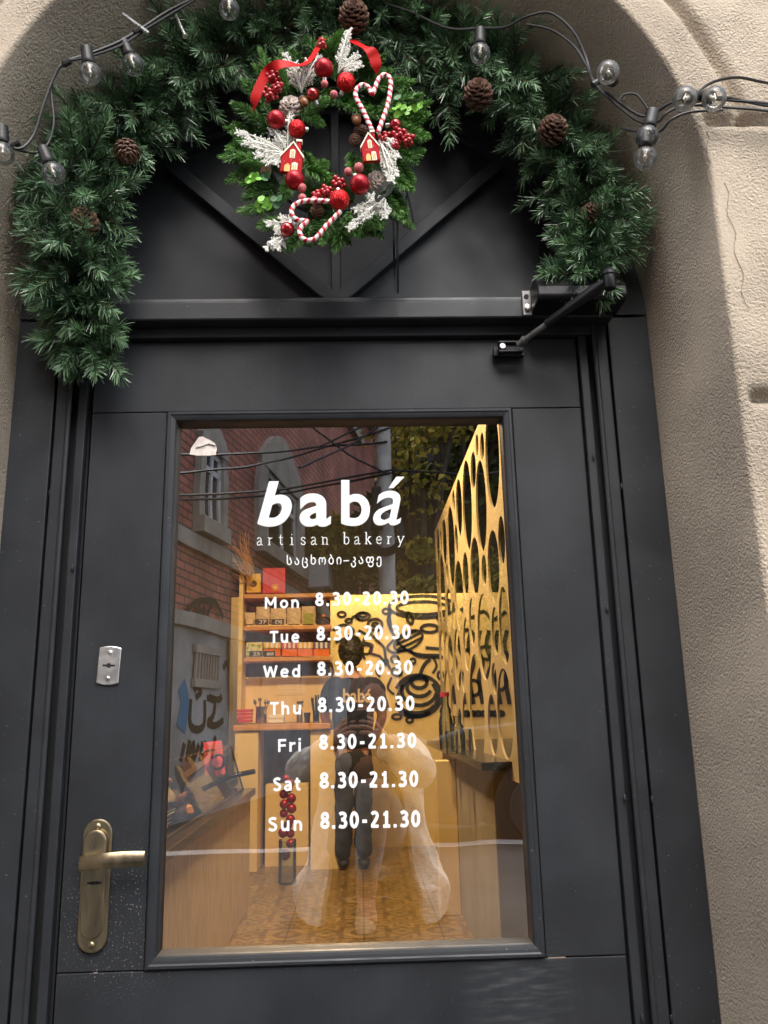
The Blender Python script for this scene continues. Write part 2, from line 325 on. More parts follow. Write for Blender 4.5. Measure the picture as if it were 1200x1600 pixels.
def tile_mat():
    """patterned cement tiles: petals and rings in two ochres, thin joints"""
    m = bpy.data.materials.new('floor_tile'); m.use_nodes = True; t = m.node_tree; L = t.links.new; p = t.nodes['Principled BSDF']
    geo = t.nodes.new('ShaderNodeNewGeometry'); S = .40
    def vm(op, a, b=None):
        n = t.nodes.new('ShaderNodeVectorMath'); n.operation = op
        for i, q in enumerate((a, b)):
            if q is None: continue
            if hasattr(q, 'is_linked'): L(q, n.inputs[i])
            else: n.inputs[i].default_value = q
        return n.outputs['Value'] if op == 'LENGTH' else n.outputs[0]
    def mth(op, a, b=0.0):
        n = t.nodes.new('ShaderNodeMath'); n.operation = op
        for i, q in enumerate((a, b)):
            if hasattr(q, 'is_linked'): L(q, n.inputs[i])
            else: n.inputs[i].default_value = q
        return n.outputs[0]
    q = vm('MULTIPLY', geo.outputs['Position'], (1/S, 1/S, 0)); fr = vm('FRACTION', q); c = vm('SUBTRACT', fr, (.5, .5, 0))
    sep = t.nodes.new('ShaderNodeSeparateXYZ'); L(c, sep.inputs[0])
    r = vm('LENGTH', c); ang = mth('ARCTAN2', sep.outputs[1], sep.outputs[0])
    petal = mth('COSINE', mth('MULTIPLY', ang, 8.0))
    w1 = mth('SINE', mth('ADD', mth('MULTIPLY', r, 30.0), mth('MULTIPLY', petal, 2.2)))
    ring = mth('GREATER_THAN', mth('SINE', mth('MULTIPLY', r, 40.0)), .1)
    inner = mth('LESS_THAN', r, .43); pat = mth('MULTIPLY', mth('GREATER_THAN', w1, .1), inner)
    fc = vm('ABSOLUTE', c); s2 = t.nodes.new('ShaderNodeSeparateXYZ'); L(fc, s2.inputs[0])
    corner = vm('LENGTH', vm('SUBTRACT', fc, (.5, .5, 0))); cp = mth('MULTIPLY', mth('GREATER_THAN', mth('SINE', mth('MULTIPLY', corner, 34.0)), 0), mth('GREATER_THAN', r, .45))
    f = mth('MAXIMUM', pat, cp); joint = mth('GREATER_THAN', mth('MAXIMUM', s2.outputs[0], s2.outputs[1]), .492)
    mx = t.nodes.new('ShaderNodeMix'); mx.data_type = 'RGBA'; L(f, mx.inputs[0]); mx.inputs[6].default_value = (.17, .105, .04, 1); mx.inputs[7].default_value = (.30, .20, .085, 1)
    n = t.nodes.new('ShaderNodeTexNoise'); n.inputs['Scale'].default_value = 9; n.inputs['Detail'].default_value = 8; L(geo.outputs['Position'], n.inputs['Vector'])
    mr = t.nodes.new('ShaderNodeMapRange'); mr.inputs[1].default_value = .3; mr.inputs[2].default_value = .7; mr.inputs[3].default_value = .65; mr.inputs[4].default_value = 1.15; L(n.outputs['Fac'], mr.inputs[0])
    m2 = t.nodes.new('ShaderNodeMix'); m2.data_type = 'RGBA'; m2.blend_type = 'MULTIPLY'; m2.inputs[0].default_value = 1; L(mx.outputs[2], m2.inputs[6]); L(mr.outputs[0], m2.inputs[7])
    m3 = t.nodes.new('ShaderNodeMix'); m3.data_type = 'RGBA'; L(joint, m3.inputs[0]); L(m2.outputs[2], m3.inputs[6]); m3.inputs[7].default_value = (.05, .035, .02, 1)
    L(m3.outputs[2], p.inputs['Base Color']); p.inputs['Roughness'].default_value = .35
    return m
def candy_mat():
    m = bpy.data.materials.new('candy_cane'); m.use_nodes = True; t = m.node_tree; L = t.links.new; p = t.nodes['Principled BSDF']
    a = t.nodes.new('ShaderNodeAttribute'); a.attribute_name = 'tone'
    s = t.nodes.new('ShaderNodeMath'); s.operation = 'GREATER_THAN'; s.inputs[1].default_value = .5; L(a.outputs['Fac'], s.inputs[0])
    mx = t.nodes.new('ShaderNodeMix'); mx.data_type = 'RGBA'; L(s.outputs[0], mx.inputs[0])
    mx.inputs[6].default_value = (.85, .80, .78, 1); mx.inputs[7].default_value = (.62, .01, .025, 1)
    L(mx.outputs[2], p.inputs['Base Color']); p.inputs['Roughness'].default_value = .25
    return m
def glitter_mat():
    m = bpy.data.materials.new('red_glitter'); m.use_nodes = True; t = m.node_tree; L = t.links.new; p = t.nodes['Principled BSDF']
    geo = t.nodes.new('ShaderNodeNewGeometry'); v = t.nodes.new('ShaderNodeTexVoronoi'); v.inputs['Scale'].default_value = 900; L(geo.outputs['Position'], v.inputs['Vector'])
    cr = t.nodes.new('ShaderNodeMix'); cr.data_type = 'RGBA'; sp = t.nodes.new('ShaderNodeSeparateColor'); L(v.outputs['Color'], sp.inputs[0])
    L(sp.outputs[0], cr.inputs[0]); cr.inputs[6].default_value = (.35, .003, .008, 1); cr.inputs[7].default_value = (.9, .03, .03, 1); L(cr.outputs[2], p.inputs['Base Color'])
    p.inputs['Metallic'].default_value = .7; p.inputs['Roughness'].default_value = .35
    sb = t.nodes.new('ShaderNodeVectorMath'); sb.operation = 'SUBTRACT'; L(v.outputs['Color'], sb.inputs[0]); sb.inputs[1].default_value = (.5, .5, .5)
    sc = t.nodes.new('ShaderNodeVectorMath'); sc.operation = 'SCALE'; sc.inputs['Scale'].default_value = .9; L(sb.outputs[0], sc.inputs[0])
    ad = t.nodes.new('ShaderNodeVectorMath'); ad.operation = 'ADD'; L(geo.outputs['Normal'], ad.inputs[0]); L(sc.outputs[0], ad.inputs[1])
    nm = t.nodes.new('ShaderNodeVectorMath'); nm.operation = 'NORMALIZE'; L(ad.outputs[0], nm.inputs[0]); L(nm.outputs[0], p.inputs['Normal'])
    return m

M = {}
M['plaster'] = plaster_mat()
M['door'] = pm('door_paint', (.027, .0295, .034), .5, spec=.32, var=.25, vscale=5, rvar=.1, bump=.3, bscale=34, bdist=.0012, scuff=(.255, 0, .865), dust=(-.40, 0, .985), streak=True,
               speck=[((.22,.22,.22), 240, .73)])
M['frame'] = pm('frame_paint', (.026, .0285, .033), .46, spec=.35, var=.2, vscale=6, rvar=.12, bump=.3, bscale=28, bdist=.0012, speck=[((.22,.21,.2), 200, .735)])
M['fan'] = pm('fanlight_paint', (.027, .030, .034), .55, spec=.3, var=.25, vscale=4, rvar=.1, bump=.2, bscale=20, bdist=.001)
M['barewood'] = pm('bare_wood', (.26, .20, .165), .8, var=.3, vscale=60)
M['dark'] = pm('gap_dark', (.012, .012, .014), .8)
M['black_metal'] = pm('black_metal', (.012, .012, .014), .38, metal=.3, var=.3, vscale=20)
M['steel'] = pm('steel', (.74, .73, .71), .38, metal=1, var=.12, vscale=60, rvar=.1)
M['closer_steel'] = pm('dull_steel', (.22, .22, .22), .45, metal=.8, var=.2, vscale=50)
M['brass'] = pm('aged_brass', (.37, .305, .20), .36, metal=1, var=.15, vscale=50, rvar=.1, stretch=(1, 1, .25))
M['vinyl'] = pm('white_vinyl', (.88, .92, .92), .45)
M['glass'] = glass_mat()
M['bulb'] = clear_mat('bulb_glass', 1.5, (.97, .97, .95), .09)
M['clear'] = clear_mat('bottle_glass', 1.5, (.9, .92, .88))
M['filament'] = pm('filament', (.75, .70, .60), .3, metal=.6)
M['cable'] = pm('cable_rubber', (.015, .015, .016), .5)
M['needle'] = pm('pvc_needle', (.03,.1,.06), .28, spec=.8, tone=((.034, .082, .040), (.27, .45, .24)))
M['fir'] = pm('fir_needle', (.05,.15,.04), .45, tone=((.030, .095, .020), (.20, .42, .10)))
M['stem'] = pm('stem_brown', (.06, .045, .02), .8)
M['cone'] = pm('cone_scale', (.10, .05, .03), .6, tone=((.028, .015, .011), (.16, .08, .048)))
M['cone_white'] = pm('frosted_cone', (.2, .1, .07), .6, tone=((.07, .035, .022), (.70, .62, .55)))
M['frost'] = pm('frosted_sprig', (.80, .79, .70), .8, tone=((.72, .72, .64), (.93, .92, .88)))
M['red_matte'] = pm('matte_bauble', (.36, .006, .014), .33, metal=.45)
M['red_shine'] = pm('shiny_bauble', (.45, .008, .012), .08, metal=.6, coat=1)
M['glitter'] = glitter_mat()
M['berry'] = pm('berry_red', (.42, .006, .016), .25, coat=.6)
M['frost_berry'] = pm('frosted_berry', (.60, .16, .17), .7, var=.5, vscale=300, bump=.6, bscale=500, bdist=.001)
M['ribbon'] = pm('red_ribbon', (.52, .006, .006), .55, spec=.2)
M['black_ribbon'] = pm('black_ribbon', (.008, .010, .010), .6, spec=.2)
M['candy'] = candy_mat()
M['house_red'] = pm('house_red', (.40, .006, .010), .7, spec=.15)
M['house_cream'] = pm('house_cream', (.80, .70, .55), .6)
M['house_gold'] = pm('house_gold', (.75, .38, .08), .5)
M['leaf_lime'] = pm('lime_leaf', (.20, .48, .05), .5)
M['leaf_green'] = pm('eucalyptus_leaf', (.05, .16, .05), .5)
M['acorn'] = pm('acorn_brown', (.25, .09, .03), .35)

# ------------------------------------------------------------------ the plastered facade round the arched opening
def arch_path(hw, cx, zc, z0, n_j=240, n_a=220):
    """points and outward normals from the left foot, over the arch, to the right foot"""
    out = []
    for i in range(n_j): out.append((cx-hw, z0+(zc-z0)*i/n_j, -1, 0))
    for i in range(n_a+1):
        a = math.pi - math.pi*i/n_a; out.append((cx+hw*math.cos(a), zc+hw*math.sin(a), math.cos(a), math.sin(a)))
    for i in range(1, n_j+1): out.append((cx+hw, zc-(zc-z0)*i/n_j, 1, 0))
    return out
FX, FHW, FZC = -.036, .609, 2.03
CX_, CHW, CZC, CY = -.02, .628, 2.15, -.28
def facade():
    Fp = arch_path(FHW, FX, FZC, .0); Cp = arch_path(CHW, CX_, CZC, .0)
    RAD = .008
    rev = [0, .01, .02, .05, .1, .15, .2, .25, .3, .4, .5, .6, .7, .8, .9, 1.0]
    fr = [.0] + [i*.006 for i in range(1, 36)] + [.24, .3, .4, .6, .9, 1.3, 2.2]
    rows = []
    for (fx, fz, nx, nz), (cx, cz, mx_, mz) in zip(Fp, Cp):
        row = []
        jit = .0022*math.sin(fz*41+fx*17) + .0016*math.sin(fz*113+1.7+fx*60)
        for k in rev:                                     # reveal, from the woodwork out to the start of the rounded edge
            x = fx+(cx-fx)*k; z = fz+(cz-fz)*k; y = .03 + (CY+RAD-.03)*k
            d = jit*math.exp(-k/.05) - (.007*math.exp(-((k-.02)/.02)**2))     # a lip of plaster against the frame
            row.append((x+nx*d, y, z+nz*d))
        for q in (20, 40, 60, 80):
            a = R(q); d = RAD*(1-math.cos(a)); y = CY+RAD-RAD*math.sin(a)
            row.append((cx+mx_*d, y, cz+mz*d))
        for t in fr:
            d = RAD+t; x = cx+mx_*d; z = cz+mz*d; y = CY
            r = math.hypot(x-CX_, z-CZC)
            wav = .0018*math.sin(x*23+z*9)+.0012*math.sin(z*37-x*11)
            if z > 2.29: y += .020*math.exp(-((r-.715)/.011)**2)
            for z0, dp, sg in ((1.775, .024, .0095), (2.287, .022, .009)):
                if t > .01: y += dp*math.exp(-((z-z0)/sg)**2)*min(1, t/.02)
            row.append((x, y+wav*min(1, t/.03), z))
        rows.append(row)
    b = MB(); n = len(rows[0]); vs = [p for r in rows for p in r]
    fs = [(i*n+k, i*n+k+1, (i+1)*n+k+1, (i+1)*n+k) for i in range(len(rows)-1) for k in range(n-1)]
    b.add(vs, fs)
    o = b.build('facade_wall', M['plaster'], None, smooth=True, sharp=180)
    return tag(o, 'beige roughcast plaster wall with the arched doorway and grooved stone-like blocks', 'wall')
wall = facade()

def crack(pts, wd):
    b = MB(); P = [at(u+random.uniform(-.8, .8), v, CY-.0004) for u, v in pts]; b.ribbon(P, (0, -1, 0), [wd*random.uniform(.4, 1) for _ in P], .0008); b.build('hairline_crack', pm('crack_dark', (.24, .195, .15), .9), wall)
crack([(1132+i*1.6+4*math.sin(i*.9), 285+i*9) for i in range(23)], .0010); crack([(1104+i*.5+2*math.sin(i*1.3), 205+i*8) for i in range(13)], .0014)
# ------------------------------------------------------------------ door frame and fanlight
df = thing('door_frame', 'dark grey painted timber door frame with a half-round fanlight above the door', 'door frame', (FX, 0, .2))
for sx in (-1, 1):
    m = lambda a, b: sorted((FX + sx*a, FX + sx*b))
    a0, a1 = m(.5335, .613); MB().box(a0, a1, -.012, .045, .2, 2.05).build('side_panel', M['frame'], df, bevel=.002)
    a0, a1 = m(.5065, .5285); MB().box(a0, a1, -.014, .045, .2, 2.033).build('jamb', M['frame'], df, bevel=.0025)
    MB().tube([(FX+sx*.5045, -.012, .2), (FX+sx*.5045, -.012, 2.033)], .0052, 10).build('bead', M['frame'], df, smooth=True)
    a0, a1 = m(.474, .4905); MB().box(a0, a1, -.006, .045, .2, 2.033).build('door_stop', M['frame'], df, bevel=.002)
    a0, a1 = m(.47, .613); MB().box(a0, a1, .012, .05, .2, 2.03).build('gap_blocker', M['dark'], df)
for xa, xb in ((FX-.613, FX-.44), (FX+.44, FX+.613)): MB().box(xa, xb, .052, .06, .2, 2.05).build('gap_blocker', M['dark'], df)  # added unseen boards, stop shop light leaking past the leaf edges
MB().box(FX-.5, FX+.5, .052, .06, 1.98, 2.05).build('gap_blocker', M['dark'], df)  # same added light stop along the head of the leaf
for u, v in ((78, 770), (113, 887), (928, 714), (971, 760), (949, 951), (976, 1247), (1019, 1250), (1004, 1592), (1049, 1592), (64, 985), (40, 1400)):
    c = at(u, v, -.010); b = MB(); b.sphere(c, .0032, 10, 8, (.8, .9, 2.2)); b.build('nail_head', M['frame'], df, smooth=True)
def arc_ring(b, ro, zo, ri, zi, zmin, y0, y1, n=96):
    def half(r, zc):
        a0 = math.asin(max(-1, min(1, (zmin-zc)/r)))
        return [(FX+r*math.cos(a0+(math.pi-2*a0)*i/n), zc+r*math.sin(a0+(math.pi-2*a0)*i/n)) for i in range(n+1)]
    A, B = half(ro, zo), half(ri, zi)
    vs = [(x, y, z) for y in (y0, y1) for L_ in (A, B) for x, z in L_]; k = n+1; fs = []
    for i in range(n):
        fs += [(i, i+1, k+i+1, k+i), (2*k+i, 3*k+i, 3*k+i+1, 2*k+i+1), (k+i, k+i+1, 3*k+i+1, 3*k+i), (i, 2*k+i, 2*k+i+1, i+1)]
    return b.add(vs, fs)
arc_ring(MB(), .613, FZC, .556, 1.985, 2.055, -.012, .045).build('arch_ring', M['frame'], df, smooth=True, sharp=30)
arc_ring(MB(), .560, 1.985, .540, 1.985, 2.055, -.002, .045).build('arch_bead', M['frame'], df, smooth=True, sharp=30)
pts = [(FX+.552*math.cos(a), 1.985+.552*math.sin(a)) for a in [R(7)+(math.pi-R(14))*i/80 for i in range(81)]]
MB().prism(pts, .016, .03).build('fanlight_panel', M['fan'], df)
# transom bar with its stepped profile
x0, x1 = FX-.5335, FX+.5335
prof = [(.045, 2.033), (-.046, 2.033), (-.048, 2.036), (-.048, 2.069), (-.045, 2.072), (-.036, 2.0735), (-.034, 2.084), (-.030, 2.087), (.045, 2.090)]
b = MB(); n = len(prof)
b.add([(x, y, z) for x in (x0, x1) for y, z in prof], [tuple(range(n)), tuple(range(2*n-1, n-1, -1))] + [(i, i+n, (i+1) % n+n, (i+1) % n) for i in range(n)])
b.build('transom_bar', M['frame'], df, bevel=.0012)
MB().box(FX-.5, FX+.5, -.016, .03, 2.012, 2.0325).build('head_stop', M['frame'], df, bevel=.002)
def bar(p, q, wd, y0, y1):
    p, q = Vector(p), Vector(q); t = (q-p).normalized(); nrm = Vector((-t.y, t.x))*wd/2
    return MB().prism([tuple(p+nrm), tuple(p-nrm), tuple(q-nrm), tuple(q+nrm)], y0, y1)
hub = (FX, 2.092)
for e in ((-.372, 2.402), (.302, 2.402)):
    d = (Vector(e)-Vector(hub)).normalized()
    bar(Vector(hub)+d*.012, Vector(e)+d*.01, .027, -.007, .02).build('glazing_bar', M['fan'], df, bevel=.002)
bar((FX, 2.102), (FX, 2.53), .018, -.0045, .02).build('glazing_bar', M['fan'], df, bevel=.002)
MB().prism([(FX-.021, 2.0915), (FX+.021, 2.0915), (FX+.030, 2.105), (FX, 2.116), (FX-.030, 2.105)], -.0085, .018).build('hub_block', M['fan'], df, bevel=.002)

# ------------------------------------------------------------------ the door leaf
dr = thing('door', 'dark grey glazed bakery door with white lettering and opening hours on the pane', 'door', (FX, .02, .2))
LX0, LX1, LZ0, LZ1 = -.500, .4335, .235, 2.010
GX0, GX1, GZ0, GZ1 = -.3588, .2993, .9015, 1.866        # outside of the glazing bead
MB().box(LX0, GX0-.0012, 0, .05, GZ0+.001, GZ1-.0008).build('stile', M['door'], dr, bevel=.0012)
MB().box(GX1+.0012, LX1, 0, .05, GZ0+.001, GZ1-.0008).build('stile', M['door'], dr, bevel=.0012)
MB().box(LX0, LX1, 0, .05, GZ1+.0008, LZ1).build('top_rail', M['door'], dr, bevel=.0012)
MB().box(LX0, LX1, 0, .05, LZ0, GZ0-.001).build('bottom_rail', M['door'], dr, bevel=.0012)
# flaked paint along the rail joints: raw timber showing
b = MB()
for xa, xb in ((LX0+.002, LX0+.095), (LX0+.105, GX0-.004), (GX1+.004, LX1-.006)):
    x = xa
    while x < xb:
        l = random.uniform(.004, .03)
        if random.random() < .22: b.box(x, min(x+l, xb), -.0003, .004, GZ0-.0010-random.uniform(0, .0007), GZ0+.0002+random.uniform(0, .0005))
        x += l+random.uniform(0, .012)
b.build('flaked_paint', M['barewood'], dr)
# mitred glazing bead, lofted round the pane
prof = [(0, .03), (0, .0), (.0008, -.004), (.003, -.0062), (.0065, -.0062), (.0085, -.0045), (.0125, -.0035), (.0165, -.002), (.0180, .001), (.0190, .006), (.0195, .024), (.0205, .034)]
b = MB(); vs = []
for d, y in prof: vs += [(GX0+d, y, GZ0+d*1.15), (GX1-d, y, GZ0+d*1.15), (GX1-d, y, GZ1-d), (GX0+d, y, GZ1-d)]
fs = [(i*4+k, i*4+(k+1) % 4, (i+1)*4+(k+1) % 4, (i+1)*4+k) for i in range(len(prof)-1) for k in range(4)]
b.add(vs, fs).build('glazing_bead', M['frame'], dr)
gl = MB().add([(GX0+.017, GLASS_Y, GZ0+.019), (GX1-.017, GLASS_Y, GZ0+.019), (GX1-.017, GLASS_Y, GZ1-.017), (GX0+.017, GLASS_Y, GZ1-.017)], [(0, 1, 2, 3)]).build('glass_pane', M['glass'], dr)
# writing on the pane
TY = GLASS_Y-.0012
b = MB()
for s, box, bold, sh in (('b', (402, 752, 456, 823), .030, .26), ('a', (468, 771, 517, 823), .026, 0), ('b', (533, 750, 578, 822), .020, 0), ('á', (583, 745, 632, 821), .006, .22)):
    b.add(*flat_text(s, box, TY, bold, sh))
b.build('logo_lettering', M['vinyl'], dr)
# small serif line, drawn letter by letter
SER = {'a': ([[(.12,.78),(.3,.95),(.52,.92),(.62,.72),(.62,.16),(.70,.04),(.84,.06)], [(.62,.58),(.3,.48),(.12,.28),(.16,.06),(.36,.02),(.62,.2)]], []),
 'r': ([[(.28,.02),(.28,.92)], [(.28,.6),(.42,.86),(.66,.92)]], [(.08,.48,.03),(.08,.28,.94)]),
 't': ([[(.34,1.28),(.34,.2),(.46,.04),(.66,.1)]], [(.1,.66,.94)]),
 'i': ([[(.4,.02),(.4,.92)], [(.37,1.26),(.43,1.32)]], [(.18,.62,.03),(.2,.4,.94)]),
 's': ([[(.72,.74),(.6,.92),(.34,.94),(.2,.76),(.3,.58),(.6,.42),(.74,.24),(.62,.05),(.34,.02),(.18,.24)]], []),
 'n': ([[(.22,.02),(.22,.92)], [(.22,.66),(.42,.9),(.64,.88),(.74,.68),(.74,.02)]], [(.04,.4,.03),(.56,.92,.03),(.04,.22,.94)]),
 'b': ([[(.2,.06),(.2,1.5)], [(.2,.7),(.42,.93),(.68,.84),(.78,.48),(.66,.12),(.42,.02),(.2,.2)]], [(.02,.2,1.48)]),
 'k': ([[(.22,.02),(.22,1.5)], [(.24,.4),(.66,.92)], [(.38,.56),(.78,.03)]], [(.04,.4,.03),(.5,.84,.94),(.6,.96,.03),(.04,.22,1.48)]),
 'e': ([[(.16,.52),(.76,.52),(.72,.78),(.5,.95),(.26,.84),(.14,.5),(.26,.12),(.5,.02),(.74,.18)]], []),
 'y': ([[(.14,.92),(.46,.04)], [(.84,.92),(.46,.04),(.3,-.34),(.12,-.36)]], [(.02,.34,.94),(.66,.98,.94)])}
b = MB(); word = 'artisan bakery'; tot = len(word)
for i, ch in enumerate(word):
    if ch == ' ': continue
    strokes, ticks = SER[ch]
    def P_(x, y):
        u = 401 + (i+(x-.05)*.72)*(632-401)/(tot-.35); v = (852 - (i/tot)*2.5) - y*12.5
        return at(u, v, TY)
    for st in strokes: b.ribbon([P_(*q) for q in st], (0, -1, 0), .0021 if len(st) == 2 else .0016, .0008)
    for xa, xb, y in ticks: b.ribbon([P_(xa, y), P_(xb, y)], (0, -1, 0), .0010, .0009)
b.build('tagline_lettering', M['vinyl'], dr)
b = MB(); b.add(*flat_text('საცხობი–კაფე', (448, 867, 596, 888, -2), TY, .012, 0, 1.35)); b.build('georgian_lettering', M['vinyl'], dr)
for dname, tm, d, h in (('Mon', '8.30-20.30', (414, 933, 467, 951), (493, 926, 638, 947)), ('Tue', '8.30-20.30', (420, 986, 468, 1005), (495, 979, 641, 1001)),
                        ('Wed', '8.30-20.30', (411, 1040, 469, 1059), (496, 1034, 644, 1056)), ('Thu', '8.30-20.30', (420, 1097, 470, 1117), (497, 1090, 647, 1113)),
                        ('Fri', '8.30-21.30', (434, 1155, 470, 1175), (499, 1148, 650, 1171)), ('Sat', '8.30-21.30', (426, 1215, 471, 1236), (500, 1207, 653, 1232)),
                        ('Sun', '8.30-21.30', (418, 1277, 472, 1299), (501, 1269, 656, 1295))):
    b = MB(); stroke_text(b, dname, (*d, -1), TY); stroke_text(b, tm, (*h, -3), TY, .2); b.build('hours_lettering', M['vinyl'], dr)
# torn white sticker in the corner of the pane
b = MB(); pts = [(296, 710), (299, 700), (310, 684), (316, 683), (327, 687), (336, 693), (339, 701), (337, 711), (326, 712), (308, 712)]
b.prism([(p.x, p.z) for p in (at(u, v, TY) for u, v in pts)], TY-.0012, TY)
b2 = [(306, 700), (311, 684), (318, 683), (337, 697), (326, 694), (316, 698)]
b.prism([(p.x, p.z) for p in (at(u, v, TY) for u, v in b2)], TY-.0045, TY-.0014)
b.build('torn_sticker', pm('sticker_paper', (.80, .72, .66), .7, var=.15, vscale=90), dr)
# lock plate
kc = at(171, 1040, 0); b = MB(); pts = []
for i in range(13): q = -1+2*i/12; pts.append((.0195*q, .0305+.0035*(1-q*q)))
for i in range(13): q = 1-2*i/12; pts.append((.0195*q, -.0305-.0035*(1-q*q)))
tl_ = R(-2.5)
rot = lambda x, z: (kc.x+x*math.cos(tl_)-z*math.sin(tl_), kc.z+x*math.sin(tl_)+z*math.cos(tl_))
b.prism([rot(*p) for p in pts], -.004, 0)
lk = b.build('lock_plate', M['steel'], dr, bevel=.0015)
b = MB(); b.prism([rot(-.0105, .0016), rot(.0105, .0016), rot(.0105, -.0016), rot(-.0105, -.0016)], -.0046, -.0035); b.lathe((*rot(0,0)[:1], -.0047, rot(0,0)[1]), (0,1,0), [(.0042,0),(.0042,.001)], 14)
b.build('keyhole', M['dark'], lk)
for s in (-1, 1):
    x, z = rot(0, s*.0225); b = MB(); b.sphere((x, -.0040, z), .0045, 14, 8, (1, .45, 1)); b.build('screw', M['steel'], lk, smooth=True)
# long brass handle plate with its lever
hx = -.4445; H0, H1 = .931, 1.138; hw = .0245
def capsule(x, z0, z1, r, n=20):
    p = [(x+r*math.cos(a), z1-r+r*math.sin(a)) for a in [math.pi*i/n for i in range(n+1)]]
    return p + [(x+r*math.cos(a), z0+r+r*math.sin(a)) for a in [math.pi+math.pi*i/n for i in range(n+1)]]
hp = MB().prism(capsule(hx, H0, H1, hw), -.007, 0).build('handle_plate', M['brass'], dr, bevel=.0025, bseg=3)
MB().prism(capsule(hx-.001, H0+.022, 1.118, hw*.76), -.0105, -.006).build('raised_panel', M['brass'], hp, bevel=.002, bseg=3)
MB().prism(capsule(hx-.001, 1.070, 1.122, hw*.80), -.0165, -.009).build('thumb_rose', M['brass'], hp, bevel=.0035, bseg=3)
for z in (H0+.0125, H1-.0125): b = MB(); b.sphere((hx, -.007, z), .0062, 16, 10, (1, .55, 1)); b.build('screw_cap', M['brass'], hp, smooth=True)
b = MB()
for i, (dx, dz, r) in enumerate([(-.009, 0, .0017), (-.006, .0, .0026), (-.0025, 0, .0034), (.001, 0, .0026), (.004, 0, .0032), (.0075, 0, .0024), (.0105, 0, .0016)]):
    b.box(hx+dx-.0022, hx+dx+.0022, -.0112, -.0098, 1.0385-r*.8, 1.0385+r*.8)
b.build('keyhole', M['dark'], hp)
b = MB(); secs = []
for i in range(15):
    t = i/14; x = hx-.0205+t*.1090; y = -.026-.020*min(1, t*2.5)**.8 + .006*t; z = 1.0715+.0065*t+.003*math.sin(t*3); hh = .0118+.0006*math.sin(t*3); th = .0042
    secs.append([(x, y-th, z-hh*.7), (x, y-th*1.2, z), (x, y-th, z+hh*.7), (x, y-th*.2, z+hh), (x, y+th, z+hh*.7), (x, y+th, z-hh*.7), (x, y-th*.2, z-hh)])
vs = [p for s in secs for p in s]; n = 7
b.add(vs, [(i*n+k, i*n+(k+1) % n, (i+1)*n+(k+1) % n, (i+1)*n+k) for i in range(14) for k in range(n)] + [tuple(range(n-1, -1, -1)), tuple(range(14*n, 15*n))])
b.tube([(hx-.004, -.008, 1.0715), (hx-.004, -.028, 1.0715)], .0095, 16)
b.build('lever', M['brass'], hp, smooth=True, sharp=50)

# ------------------------------------------------------------------ door closer on the transom
dc = thing('door_closer', 'black hydraulic door closer with folding arm over the right end of the transom', 'door closer', (.41, -.05, 2.06))
b = MB(); prof = [(-.048, 2.036), (-.112, 2.036), (-.118, 2.042), (-.118, 2.060), (-.098, 2.089), (-.048, 2.089)]; n = len(prof)
b.add([(x, y, z) for x in (.338, .505) for y, z in prof], [tuple(range(n)), tuple(range(2*n-1, n-1, -1))] + [(i, i+n, (i+1) % n+n, (i+1) % n) for i in range(n)])
cb = b.build('body', M['black_metal'], dc, bevel=.003)
b = MB(); b.box(.322, .340, -.056, -.047, 2.033, 2.085); mp_ = b.build('mounting_plate', M['closer_steel'], dc, bevel=.0015)
b = MB(); b.lathe((.330, -.0575, 2.072), (0, 1, 0), [(.0048, 0), (.0048, .002)], 14); b.build('hole', M['dark'], mp_)
b = MB(); b.lathe((.331, -.062, 2.048), (0, 1, 0), [(.0035, 0), (.0062, .001), (.0062, .006)], 12); b.build('bolt', M['steel'], mp_)
b = MB(); b.lathe((.490, -.085, 2.0885), (0, 0, 1), [(.014, 0), (.014, .012), (.010, .016)], 18); b.build('spindle', M['black_metal'], dc, smooth=True)
el = at(952, 437, -.20)
sp = Vector((.490, -.085, 2.102)); br = at(800, 545, -.030)
b = MB(); d = (el-sp); b.tube([sp, sp+d*.5, el], [.009, .0075, .008], 10); b.build('arm', M['black_metal'], dc, smooth=True)
b = MB(); b.lathe(el-Vector((0, 0, .018)), (0, 0, 1), [(.009, 0), (.011, .003), (.011, .024), (.013, .026), (.013, .032), (.009, .036)], 18); b.build('elbow_joint', M['black_metal'], dc, smooth=True)
d = (br-el); ax = d.normalized()
b = MB(); b.tube([el+ax*.006, el+ax*.03, el+d*.62], [.008, .0115, .0085], 10); b.build('forearm', M['black_metal'], dc, smooth=True, sharp=50)
b = MB(); b.tube([el+d*.60, el+d*.93], .0058, 10); b.tube([el+d*.85, el+d*.875], .0082, 12); b.build('adjusting_rod', M['closer_steel'], dc, smooth=True, sharp=50)
bk = MB(); c = br
for s in (-1, 1): bk.obox(c+Vector((-.004, -.004, s*.0095)), Vector((1,0,0)), Vector((0,1,0)), Vector((0,0,1)), .024, .008, .0018)
bk.obox(c+Vector((-.004, .018, 0)), Vector((1,0,0)), Vector((0,1,0)), Vector((0,0,1)), .030, .006, .009)
bk.lathe(c+Vector((-.020, -.004, -.012)), (0, 0, 1), [(.008, 0), (.008, .024)], 14)
bo = bk.build('door_bracket', M['black_metal'], dc, bevel=.0015)
b = MB(); b.lathe(c+Vector((-.020, -.014, 0)), (0, 1, 0), [(.0045, 0), (.006, .001), (.006, .006)], 12); b.build('bolt', M['steel'], bo)

